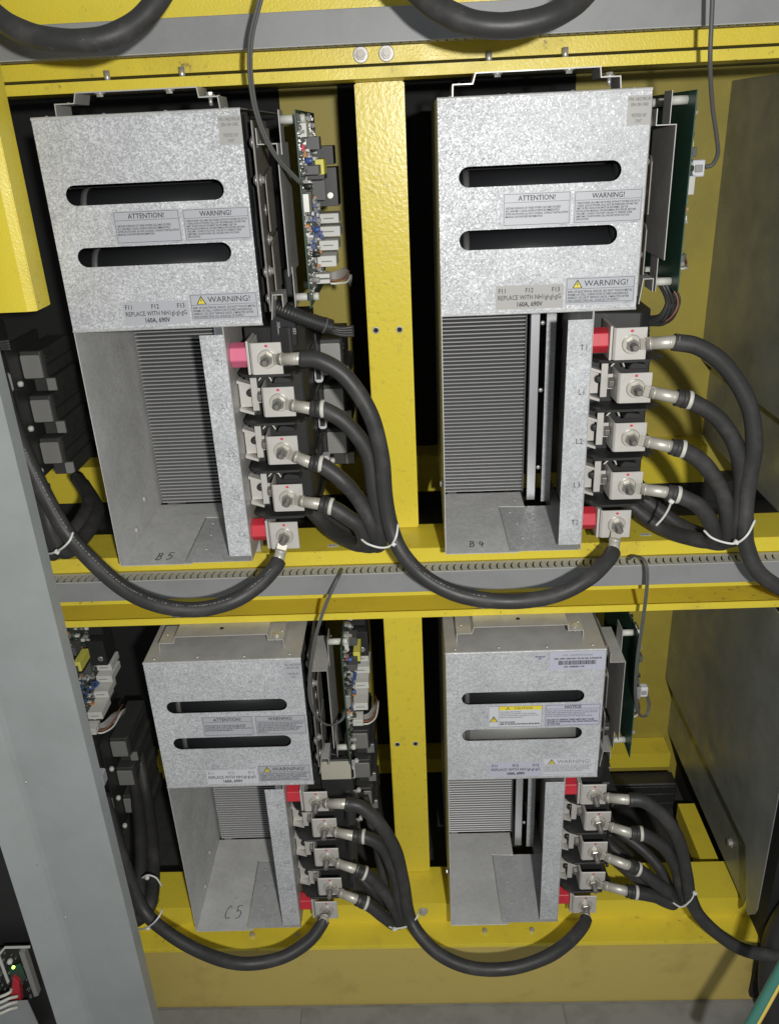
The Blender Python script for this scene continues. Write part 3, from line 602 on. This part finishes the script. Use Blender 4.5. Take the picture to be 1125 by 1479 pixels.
text('Power cells may be stored without power for up to two years.\nIf the limit is exceeded the filter capacitors must be reformed\nbefore use, following the reforming procedure.\nSee the installation manual for the voltage steps needed.', .0056, .259, YT, .783, INK, n_, ax='LEFT', wide=.92, maxw=.131)
text('FAILURE TO OBSERVE THESE LIMITS MAY CAUSE\nFAILURE OF THE POWER CELL UPON APPLICATION\nOF VOLTAGE.', .0066, .259, YT, .7545, INK, n_, ax='LEFT', wide=.9, bold=.0002, maxw=.131)
label_block(R, 'shock_label', .2520, .3955, .5650, .6255, LABW, 'WARNING!', T_SHK, .0060, hs=.0165, tri=True, hdr=.0195, ink=INKF)
f = plate('fuse_label', R, .1115, .2515, .5655, .6135, LABL)
for s, x in (('F11', .126), ('F12', .181), ('F13', .235)): text(s, .0125, x, YT, .6085, INK, f, wide=.9, bold=.0002)
text('REPLACE WITH NH1gl-gl-gG', .0125, .1815, YT, .5955, INK, f, wide=.87, bold=.00005, maxw=.130); text('160A, 690V', .012, .1815, YT, .5815, INK, f, wide=.85, bold=.0004)
b_ = plate('barcode_label', R, .2600, .3965, .9065, .9625, LABL)
text('P/N:  LD0745901506.00A', .0078, .330, YT, .9545, INKF, b_, wide=.9, maxw=.12); text('CELL 690V-160A-NH1 GL-GL-GG, 3-PHASE IN', .0070, .330, YT, .9440, INK, b_, wide=.86, bold=.0002, maxw=.128); text('S/N: 10068205-1145', .0068, .322, YT, .9195, INK, b_, wide=.9, bold=.0002)
mb = MB(); x = .2825; random.seed(5)
while x < .3745:
    wv = random.choice((.0007, .0012, .0019)); mb.box(x, x+wv, -.0009, -.0007, .922, .9345); x += wv+random.choice((.0006, .0009, .0014))
obj('barcode', mb, INK, b_)
te = plate('tested_mark', R, .222, .250, .937, .952, LABL); text('TESTED BY\nAT1', .0062, .236, YT, .951, INK, te, wide=.85, bold=.0002)
# stamped letters on the terminal strips, hand lettering on the floor sheets
for k, m in (('B5', INKF), ('B4', INK), ('C5', INKF)):
    for s, z in (('T1', .482), ('L1', .385), ('L2', .2725), ('L3', .168), ('T2', .075)):
        text(s, .0175, .299, .0006, z+.007, m, CELLS[k], 'strip_lettering', wide=.85, space=1.15)
GLY = {'B': [[(0, 0), (.08, .5), (.12, 1)], [(.02, .92), (.3, 1.0), (.5, .85), (.35, .6), (.1, .52)], [(.12, .52), (.45, .5), (.5, .25), (.3, .05), (-.02, .02)]],
       '5': [[(.55, 1), (.12, .95), (.06, .55)], [(.06, .55), (.35, .62), (.5, .4), (.35, .1), (0, .02)]],
       '4': [[(.25, 1), (.08, .45), (.65, .5)], [(.5, .85), (.42, .4), (.35, 0)]],
       'C': [[(.6, .85), (.4, 1), (.12, .7), (.02, .3), (.2, .03), (.55, .1)]]}
for k, x, y, h in (('B5', .078, .022, .036), ('B4', .060, .030, .030), ('C5', .078, .040, .046)):
    mb = MB()
    for i, ch in enumerate(k):
        for st in GLY[ch]: mb.tube([(x+i*h*.72+u*h*.62, y+v*h, .0016) for u, v in st], .0011, 6, 5)
    obj('marker_lettering', mb, INK, CELLS[k])

# side details seen only on some cells
def film_cap(root, z=.50):
    c = obj('film_capacitor', MB().prism([(.395, .485), (.40, .56), (.425, .575), (.455, .565), (.455, .485)], 'y', .105, .14), BLKG, root, .002)
    for i, s in enumerate(('CDE', '940C', '2uF', '1200VDC')):
        t = text(s, .009, .447-.0115*i, .1045, .512, INKW, c, ax='LEFT', wide=.8); t.rotation_euler = (0, -math.pi/2, 0)
for k in ('B5', 'B6', 'C5'): film_cap(CELLS[k])
for k in ('B5', 'B6'):
    R = CELLS[k]; sl = obj('corrugated_sleeve', MB().tube([(.408, .10, .578), (.45, .085, .562), (.50, .09, .540), (.535, .10, .525)], lambda t: .0165+.0012*math.sin(t*150), 14, 30), BLK, R)
    for i in range(4): obj('sleeve_wire', MB().tube([(.532, .10+.004*(i % 2), .527-.004*i), (.556, .105, .521-.005*i), (.582, .11, .522-.006*i)], .0042, 8, 5), RUB, sl)
    obj('sleeve_tie', MB().lathe((.518, .094, .532), (.9, .2, -.42), [(0, .0185), (.004, .0185)], 16), GREYP, sl)
R = CELLS['B4']; mb = MB()
for i in range(9):
    a = i*.7; mb.tube([(.46+.004*math.cos(a), .17, .60), (.488+.010*math.cos(a), .13+.010*math.sin(a), .585), (.510+.012*math.cos(a), .12, .545+.012*math.sin(a)), (.492+.012*math.cos(a), .13, .505+.010*math.sin(a)), (.44, .17+.012*math.sin(a), .50+.006*math.cos(a))], .0046, 7, 6)
obj('wire_harness', mb, BLK, R)
for i, m in enumerate((BRNW, BLK)): obj('harness_lead', MB().tube([(.47, .14, .60), (.500+.006*i, .112, .58), (.517+.004*i, .104, .545), (.498, .112, .506), (.46, .16, .495)], .0022, 6, 6), m, R)
R = CELLS['C5']; lb = obj('cell_module', MB().box(.408, .498, .082, .097, .452, .566), BLK, R, .002); obj('module_label', MB().box(.411, .495, .0812, .0817, .498, .562), MODL, lb)

# ================================================================== CABLES
def P3(L): return [at(*q) for q in L]
def lug(root, bolt, end, first):
    """ring lug from a stud to the end of the cable"""
    b = Vector(bolt); e = Vector(end); d = (e-b).normalized(); mb = MB()
    lg = obj('cable_lug', mb.cyl(b+d*.030, e+d*.014, .0128, .0138, 20), TIN, root)
    mb = MB(); mb.lathe(b+Vector((0, .0035, 0)), (0, -1, 0), [(0, .0195), (.0035, .0195)], 24)
    a = d.cross(Vector((0, 1, 0))).normalized()*.0120; u = Vector((0, -1, 0))
    p0 = b+d*.016; p1 = b+d*.034
    mb.add([p0-a, p0+a, p1+a*.95, p1-a*.95, p0-a+u*.0012, p0+a+u*.0012, p1+a*.95+u*.005, p1-a*.95+u*.005], [(0, 1, 2, 3), (7, 6, 5, 4), (0, 4, 5, 1), (1, 5, 6, 2), (2, 6, 7, 3), (3, 7, 4, 0)])
    obj('lug_tongue', mb, TIN, lg, .0006)
    for t in (.12, .9): q = (b+d*.030).lerp(e, t); obj('crimp_mark', MB().lathe(q, d, [(0, .0130), (.001, .0141), (.003, .0141), (.004, .0130)], 20), TIN, lg)
def stud_at(k, t):
    loc = {'T1': (.400, .482), 'L1': (.416, .385), 'L2': (.4135, .2725), 'L3': (.4145, .156), 'T2': (.3975, .060)}[t]
    l, a = POSE[k]; x, y = loc[0], .006; return Vector((l[0]+math.cos(a)*x-math.sin(a)*y, l[1]+math.sin(a)*x+math.cos(a)*y, l[2]+loc[1]))
def cable(label, pts, r=.0182, starts=(), collar=None, group=None, print_=None):
    """pts: [(px,py,Y) or Vector]; starts: [(stud, index of the end that meets the lug)]"""
    P = [p if isinstance(p, Vector) else at(*p) for p in pts]; root = empty('power_cable', P[0]); tag(root, label, 'cable', group)
    k = -P[0]; rg = random.Random(label); f1, f2 = rg.uniform(0, 6), rg.uniform(0, 6)
    P = [p if i < 2 or i > len(P)-3 else p+Vector((rg.gauss(0, .0016), rg.gauss(0, .003), rg.gauss(0, .0016))) for i, p in enumerate(P)]
    obj('cable_jacket', MB().tube(P, lambda t: r*(1+.018*math.sin(t*23+f1)+.012*math.sin(t*57+f2)), 18, 8), RUB, root, loc=k)
    for st, end in starts:
        e = P[0] if end == 0 else P[-1]; m = empty('_t'); lug(m, st, e, True)
        for ch in list(m.children): ch.parent = root; ch.location = ch.location+k
        bpy.data.objects.remove(m)
    if print_:
        S = spline(P, 40); mb = MB(); random.seed(4); i = print_[0]
        while i < print_[1]:
            n_ = random.choice((1, 1, 2, 2, 3)); u = (CP-S[i]).normalized(); d = (S[i+n_]-S[i]).normalized(); v = (CU*.55+u).normalized(); v = (v-d*v.dot(d)).normalized(); wv = d.cross(v)*random.uniform(.0007, .0014)
            a, b = S[i]+v*(r+.0003), S[i+n_]+v*(r+.0003); mb.add([a-wv, a+wv, b+wv, b-wv], [(0, 1, 2, 3)]); i += n_+random.choice((1, 1, 2, 2, 7))
        tag(obj('jacket_print', mb, INKF, root, loc=k), kind='stuff')
    if collar:
        S = spline(P, 8); a, b = S[collar], S[collar+1]; d = (b-a).normalized()
        c = obj('number_collar', MB().lathe(a, d, [(0, r+.0014), (.011, r+.0014), (.0115, r)], 20), RUB, root, loc=k)
        obj('number_band', MB().lathe(a+d*.0112, d, [(0, r+.0006), (.0005, r+.002), (.008, r+.002), (.0085, r+.0006)], 20), COLLAR, c)
    return root
def back(px, py, Y, k):   # the tail of a bundled cable, turning back behind the terminals of its own cell
    l, a = POSE[k]; p = at(px, py, Y)
    o = Vector(l)
    return [p, p+Vector((-.030, .045, -.022)), p+Vector((-.085, .115, -.020)), p+Vector((-.150, .165, .02)), p+Vector((-.22, .20, .07))]
def bundle(k, name, T1, LL, tails):
    for t, pts, tl in zip(('L1', 'L2', 'L3'), LL, tails):
        cable('thick black cable from terminal %s of the %s cell into its bundle' % (t, name), pts+back(*tl, k)[0:], starts=[(stud_at(k, t), 0)], collar=3, group='bundled phase cables')
U = 'upper left'; 
cable('thick black cable looping from T1 of upper left cell to T2 of upper right cell',
      [(434, 518, -.02), (462, 521, -.024), (500, 545, -.03), (534, 595, -.035), (551, 655, -.035), (556, 715, -.035), (563, 757, -.038), (580, 797, -.06), (615, 834, -.09), (668, 860, -.11), (735, 869, -.12), (800, 860, -.11), (848, 836, -.085), (877, 809, -.045), (885, 797, -.02)],
      starts=[(stud_at('B5', 'T1'), 0), (stud_at('B4', 'T2'), 1)], print_=(300, 380))
bundle('B5', U, None, [[(449, 590, -.015), (470, 593, -.018), (503, 614, -.02), (530, 655, -.02), (543, 710, -.02), (548, 755, -.02)],
                       [(448, 668, -.015), (466, 673, -.018), (497, 695, -.02), (522, 728, -.02), (537, 762, -.02)],
                       [(462, 728, -.015), (480, 733, -.018), (503, 747, -.02), (520, 764, -.02)]], [(548, 785, .0), (540, 787, .005), (528, 784, .0)])
cable('thick black cable from top terminal T1 of upper right cell leaving at the right edge',
      [(972, 494, -.02), (1008, 501, -.024), (1048, 530, -.03), (1079, 580, -.035), (1088, 640, -.035), (1082, 700, -.035), (1075, 748, -.038), (1078, 790, -.045), (1100, 830, -.055), (1145, 858, -.065), (1190, 868, -.07)],
      starts=[(stud_at('B4', 'T1'), 0)])
bundle('B4', 'upper right', None, [[(976, 574, -.015), (1000, 581, -.018), (1038, 605, -.02), (1064, 652, -.02), (1070, 705, -.02), (1063, 755, -.02)],
                       [(968, 645, -.015), (988, 651, -.018), (1018, 671, -.02), (1044, 712, -.02), (1051, 755, -.02)],
                       [(962, 711, -.015), (980, 716, -.018), (1008, 732, -.02), (1025, 756, -.02)]], [(1060, 778, .0), (1046, 782, .005), (1030, 780, .0)])
cable('thick black cable looping from T1 of lower left to T2 of lower right cell',
      [(499, 1161, -.02), (520, 1165, -.024), (548, 1187, -.03), (570, 1225, -.035), (582, 1270, -.035), (589, 1312, -.038), (602, 1343, -.07), (632, 1374, -.11), (680, 1396, -.15), (735, 1399, -.16), (785, 1385, -.14), (820, 1362, -.10), (841, 1338, -.045), (846, 1327, -.02)],
      starts=[(stud_at('C5', 'T1'), 0), (stud_at('C4', 'T2'), 1)])
bundle('C5', 'lower left', None, [[(510, 1207, -.015), (530, 1210, -.018), (553, 1224, -.02), (569, 1258, -.02), (577, 1298, -.02)],
                       [(512, 1255, -.015), (532, 1265, -.018), (555, 1288, -.02), (570, 1313, -.02)],
                       [(515, 1299, -.015), (533, 1307, -.018), (553, 1323, -.02)]], [(582, 1330, .0), (575, 1332, .005), (566, 1332, .0)])
cable('thick black cable from T1 of lower right cell running down to the dark corner',
      [(907, 1155, -.02), (930, 1158, -.024), (960, 1180, -.03), (982, 1220, -.035), (991, 1262, -.035), (995, 1295, -.038), (1010, 1325, -.045), (1040, 1352, -.055), (1078, 1372, -.065), (1130, 1380, -.07), (1180, 1375, -.07)],
      starts=[(stud_at('C4', 'T1'), 0)])
bundle('C4', 'lower right', None, [[(910, 1203, -.015), (930, 1206, -.018), (957, 1222, -.02), (975, 1252, -.02), (982, 1280, -.02)],
                       [(907, 1250, -.015), (925, 1258, -.018), (948, 1275, -.02), (968, 1290, -.02)],
                       [(904, 1287, -.015), (922, 1290, -.018), (946, 1296, -.02)]], [(984, 1300, .0), (978, 1302, .005), (970, 1303, .0)])
cable('thick black cable with white print hanging in a loop to T2 of upper left cell',
      [(-22, 470, .06), (0, 545, .03), (18, 605, .0), (40, 665, -.03), (68, 722, -.045), (98, 768, -.05), (135, 812, -.08), (182, 851, -.10), (232, 875, -.12), (285, 881, -.12), (335, 869, -.10), (373, 846, -.07), (397, 820, -.035), (402, 811, -.02)], starts=[(stud_at('B5', 'T2'), 1)], print_=(110, 470))
cable('thick black cable hanging from behind the grey panel to T2 of lower left cell',
      [(150, 1150, .05), (170, 1215, .02), (188, 1270, -.01), (210, 1315, -.035), (245, 1349, -.08), (295, 1379, -.12), (350, 1390, -.14), (405, 1384, -.12), (444, 1362, -.08), (463, 1338, -.035), (468, 1328, -.02)], starts=[(stud_at('C5', 'T2'), 1)])
cable('black cable arc hanging at the top left corner of the picture', [(-90, -90, -.10), (-45, -20, -.13), (0, 24, -.16), (45, 48, -.18), (100, 60, -.19), (155, 54, -.19), (203, 26, -.17), (240, -20, -.14), (262, -80, -.10)], r=.0185)
cable('black cable arc hanging at the top edge above the upper right cell', [(540, -90, -.10), (580, -35, -.13), (625, 8, -.16), (675, 31, -.18), (735, 36, -.19), (795, 23, -.18), (840, -6, -.16), (880, -60, -.12)], r=.0200)
# bundled cables of the half hidden cells at the left
for i, (label, pts) in enumerate((
    ('black cable curving back from the left bundle above the tie, outer one', [(60, 700, .02), (72, 760, .0), (92, 795, .01), (112, 785, .06), (128, 762, .13), (140, 735, .22), (120, 700, .35)]),
    ('black cable curving back from the left bundle above the tie, inner one', [(40, 690, .05), (55, 755, .02), (75, 797, .03), (100, 775, .08), (120, 748, .16), (130, 720, .26), (112, 690, .38)]),
    ('black cable bundled behind the grey panel beside lower left cell, front one', [(200, 1085, .46), (212, 1150, .36), (220, 1215, .22), (222, 1275, .09), (214, 1315, .0), (190, 1330, .02), (165, 1300, .10)]),
    ('black cable bundled behind the grey panel beside lower left cell, rear one', [(186, 1080, .48), (197, 1145, .36), (204, 1210, .22), (205, 1270, .10), (198, 1312, .03), (172, 1325, .05), (150, 1290, .14)]))):
    cable(label, pts, r=.0195)
# cables behind the lower bundles
for label, pts in (('black cable hanging vertically behind the terminals of lower left cell', [(500, 1130, .14), (506, 1175, .11), (508, 1230, .10), (513, 1280, .09), (536, 1311, .055), (570, 1326, .012)]),
                   ('black cable behind the phase cables of lower left cell', [(525, 1150, .2), (540, 1200, .15), (552, 1255, .10), (562, 1305, .06), (572, 1335, .03)]),
                   ('black cable behind the phase cables of lower right cell', [(890, 1200, .16), (925, 1225, .12), (950, 1255, .08), (968, 1285, .05), (982, 1300, .03)])):
    cable(label, pts, r=.0155)
o = obj('power_cable', MB().tube([at(1150, 1300, -.02), at(1122, 1350, -.03), at(1112, 1410, -.06), at(1118, 1470, -.10), at(1130, 1530, -.14)], .034, 18, 8), BLK); tag(o, 'fat black cable running down the lower right edge', 'cable')
es = empty('earth_cable', at(1105, 1479, -.45)); tag(es, 'green and yellow earth cable at the lower right corner', 'cable')
pp = [at(1060, 1520, -.5), at(1092, 1465, -.48), at(1118, 1418, -.46), at(1150, 1360, -.44)]
obj('green_sleeve', MB().tube(pp, .0135, 16, 8), GRNC, es, loc=-es.location)
obj('yellow_stripe', MB().tube([p+CR*.0062-CF*.0088 for p in pp], .0062, 10, 8), YELC, es, loc=-es.location)

# ------------------------------------------------------------------ cable ties
def tie(label, ring, Y, knot, tail=None):
    pts = [at(*q) if len(q) == 3 else at(*q, Y) for q in ring]; c = pts[0]; root = empty('cable_tie', c); tag(root, label, 'cable tie', 'white cable ties')
    obj('tie_band', MB().tube(pts, .0026, 8, 6), TIE, root, loc=-c)
    k = at(*knot); obj('tie_head', MB().box(-.0055, .0055, -.004, .004, -.0045, .0045), TIE, root, .0012, loc=k-c).rotation_euler = (0, .6, 0)
    if tail: obj('tie_tail', MB().tube(P3(tail), .0018, 6, 4), TIE, root, loc=-c)
tie('white cable tie round the cable bundle of upper left cell', [(522, 779, -.03), (532, 786, -.046), (550, 791, -.052), (564, 788, -.058), (572, 775, -.066), (575, 757, -.045)], -.05, (569, 786, -.062))
tie('white cable tie round the cable bundle of upper right cell', [(1016, 766, -.03), (1028, 777, -.050), (1048, 784, -.058), (1064, 784, -.064), (1079, 772, -.072), (1090, 751, -.052)], -.05, (1063, 783, -.062))
tie('loose white cable tie hanging from the lowest phase cable of upper right cell', [(969, 724, -.03), (965, 735, -.02), (957, 748, -.01), (947, 759, .0)], 0, (969, 724, -.035))
tie('white cable tie round the cable bundle of lower left cell', [(556, 1335, -.02), (570, 1341, -.045), (590, 1337, -.055), (602, 1325, -.06), (604, 1318, -.045)], -.05, (570, 1342, -.05))
tie('thin white cable tie round the cable bundle of lower right cell', [(970, 1303, -.02), (984, 1310, -.045), (997, 1300, -.055), (1003, 1288, -.05)], -.05, (1003, 1290, -.055))
tie('white cable tie round the left cable bundle beside upper left cell', [(64, 800, -.03), (76, 799, -.065), (90, 792, -.088), (101, 781, -.092), (106, 769, -.075)], -.05, (83, 797, -.078))
tie('white cable tie round the bundle beside the grey panel at the bottom left', [(196, 1343, -.04), (208, 1341, -.075), (220, 1335, -.095), (230, 1324, -.095), (235, 1313, -.07)], -.05, (214, 1341, -.085))
tie('thin white cable tie higher on the bundle behind the grey panel', [(206, 1268, .05), (214, 1264, .045), (226, 1268, .04), (234, 1280, .04)], .05, (213, 1268, .04))
# ------------------------------------------------------------------ thin signal wires
def wire(label, pts, r=.0029, twin=True, plug=None):
    P = P3(pts); root = empty('signal_wire', P[0]); tag(root, label, 'wire', 'thin signal wires')
    obj('wire_sheath', MB().tube(P, r, 10, 8), RUBG, root, loc=-P[0])
    if twin: obj('wire_sheath', MB().tube([p+CR*r*1.7 for p in P], r, 10, 8), RUBG, root, loc=-P[0])
    if plug:
        q = at(*plug[0]); obj('plug', MB().box(-plug[1]/2, plug[1]/2, -.010, .010, -plug[2]/2, plug[2]/2), LABW, root, .002, loc=q-P[0])
        obj('plug_latch', MB().box(-plug[1]*.3, plug[1]*.3, -.013, -.0102, -plug[2]*.22, plug[2]*.22), GREYW, root, .001, loc=q-P[0])
wire('thin twin wire from the top rail curving to the board of upper left cell', [(384, -40, -.06), (374, 0, -.06), (361, 55, -.05), (360, 110, -.035), (371, 170, -.015), (396, 224, .01), (434, 266, .05)])
wire('thin grey wire dropping to a plug beside the board of upper right cell', [(1030, -40, -.02), (1027, 30, -.01), (1025, 90, .0), (1028, 150, .04), (1034, 195, .07), (1036, 222, .09), (1028, 238, .10), (1018, 241, .10)], twin=False, r=.0042, plug=((1006, 243, .10), .026, .032))
wire('thin twin wire hanging from the slotted duct to lower left cell', [(492, 822, .09), (487, 835, .04), (470, 872, .02), (456, 915, .0), (448, 960, -.01), (446, 1000, -.01), (453, 1030, .0), (472, 1047, .03), (492, 1040, .06), (500, 1022, .09)], r=.0024)
wire('thin twin wire hanging from the slotted duct to lower right cell', [(905, 808, .09), (917, 803, .06), (930, 812, .03), (933, 840, .02), (927, 895, .02), (919, 950, .03), (916, 1000, .05), (921, 1030, .07), (931, 1034, .09), (936, 1018, .10), (931, 1000, .10)], r=.0024, plug=((928, 997, .10), .022, .03))

# ------------------------------------------------------------------ control board behind the grey panel, bottom left corner
Yb = -.02
c0 = at(25, 1420, Yb); cbd = empty('control_board', c0); tag(cbd, 'small control board with lit green lamp and red plug in the lower left corner', 'circuit board'); k = -c0
def quad(name, pts, Y, th, m, bev=0):
    V = [at(*q, Y) for q in pts]; n = len(V); mb = MB().add([*V, *[v+Vector((0, th, 0)) for v in V]], [tuple(range(n)), tuple(reversed(range(n, 2*n)))]+[(i, n+i, n+(i+1) % n, (i+1) % n) for i in range(n)])
    return obj(name, mb, m, cbd, bev, loc=k)
quad('black_backing', [(-140, 1100), (70, 1100), (150, 1540), (-140, 1540)], Yb+.05, .003, BLK)  # added backing that makes the space behind the board black
quad('board_plate', [(-60, 1370), (60, 1370), (75, 1440), (90, 1520), (-60, 1520)], Yb, .003, BLK)  # coloured black for the darkness around the green card
quad('green_card', [(14, 1398), (30, 1392), (38, 1412), (30, 1424), (18, 1420)], Yb-.022, .003, PCB)
quad('board_bracket', [(7, 1368), (44, 1367), (44, 1369.5), (8, 1370.5), (0, 1380), (14, 1418), (11, 1421), (-4, 1380)], Yb-.03, .003, WHT)
quad('side_socket', [(28, 1376), (36, 1376), (56, 1438), (50, 1440)], Yb-.03, .02, GREYW)
quad('red_plug', [(19, 1412), (28, 1420), (31, 1448), (26, 1460), (15, 1440)], Yb-.035, .02, RED, .002)
quad('lower_cover', [(-60, 1452), (40, 1446), (110, 1600), (-60, 1600)], Yb-.05, .004, PANEL)
led = at(20.5, 1396, Yb-.035); obj('green_led', MB().lathe(led+k, (0, -1, 0), [(0, .0042), (.004, .0042), (.006, .003)], 14), LED, cbd)
obj('white_knob', MB().lathe(at(16, 1386, Yb-.03)+k, (.2, -1, .2), [(0, .008), (.01, .008), (.016, .004)], 14), WHT, cbd)
for i in range(4):
    y = 1428+i*8; obj('plug_wire', MB().tube([at(26-(i == 0)*9, y-(i == 0)*2+3, Yb-.055), at(14, y+6, Yb-.07), at(0, y+12, Yb-.08), at(-20, y+16, Yb-.08)], .0045, 8, 5), WHTW if i != 3 else WHTW, cbd, loc=k)
sm = MB(); random.seed(11)
for i in range(60):
    p = at(random.uniform(-5, 45), random.uniform(1375, 1440), Yb); a = random.uniform(.002, .006); sm.box(p.x, p.x+a, p.y-.006, p.y, p.z, p.z+random.uniform(.002, .006))
tag(obj('small_components', sm, SOLD, cbd, loc=k), kind='stuff')
# black conduit box behind the lower right cell
jb = empty('junction_box', (1.40, .745, -1.540)); tag(jb, 'long black ribbed box behind the cables of lower right cell', 'box')
obj('box_body', MB().box(-.26, .25, -.04, .028, 0, .176), BLK, jb, .004)
for z in (.03, .075, .12, .155): obj('rib', MB().box(-.255, .245, -.045, -.0405, z, z+.012), BLK, jb, .0015)
nc = obj('void_block', MB().prism([(1.70, .02), (2.10, -.10), (2.10, .86), (1.70, .86)], 'z', -1.60, -.25), DARK); tag(nc, 'added black block standing for the dark void beyond the lower right partition plate', 'dark block')  # added block that fills the void beyond the partition with black
# printing on the left hanging cable
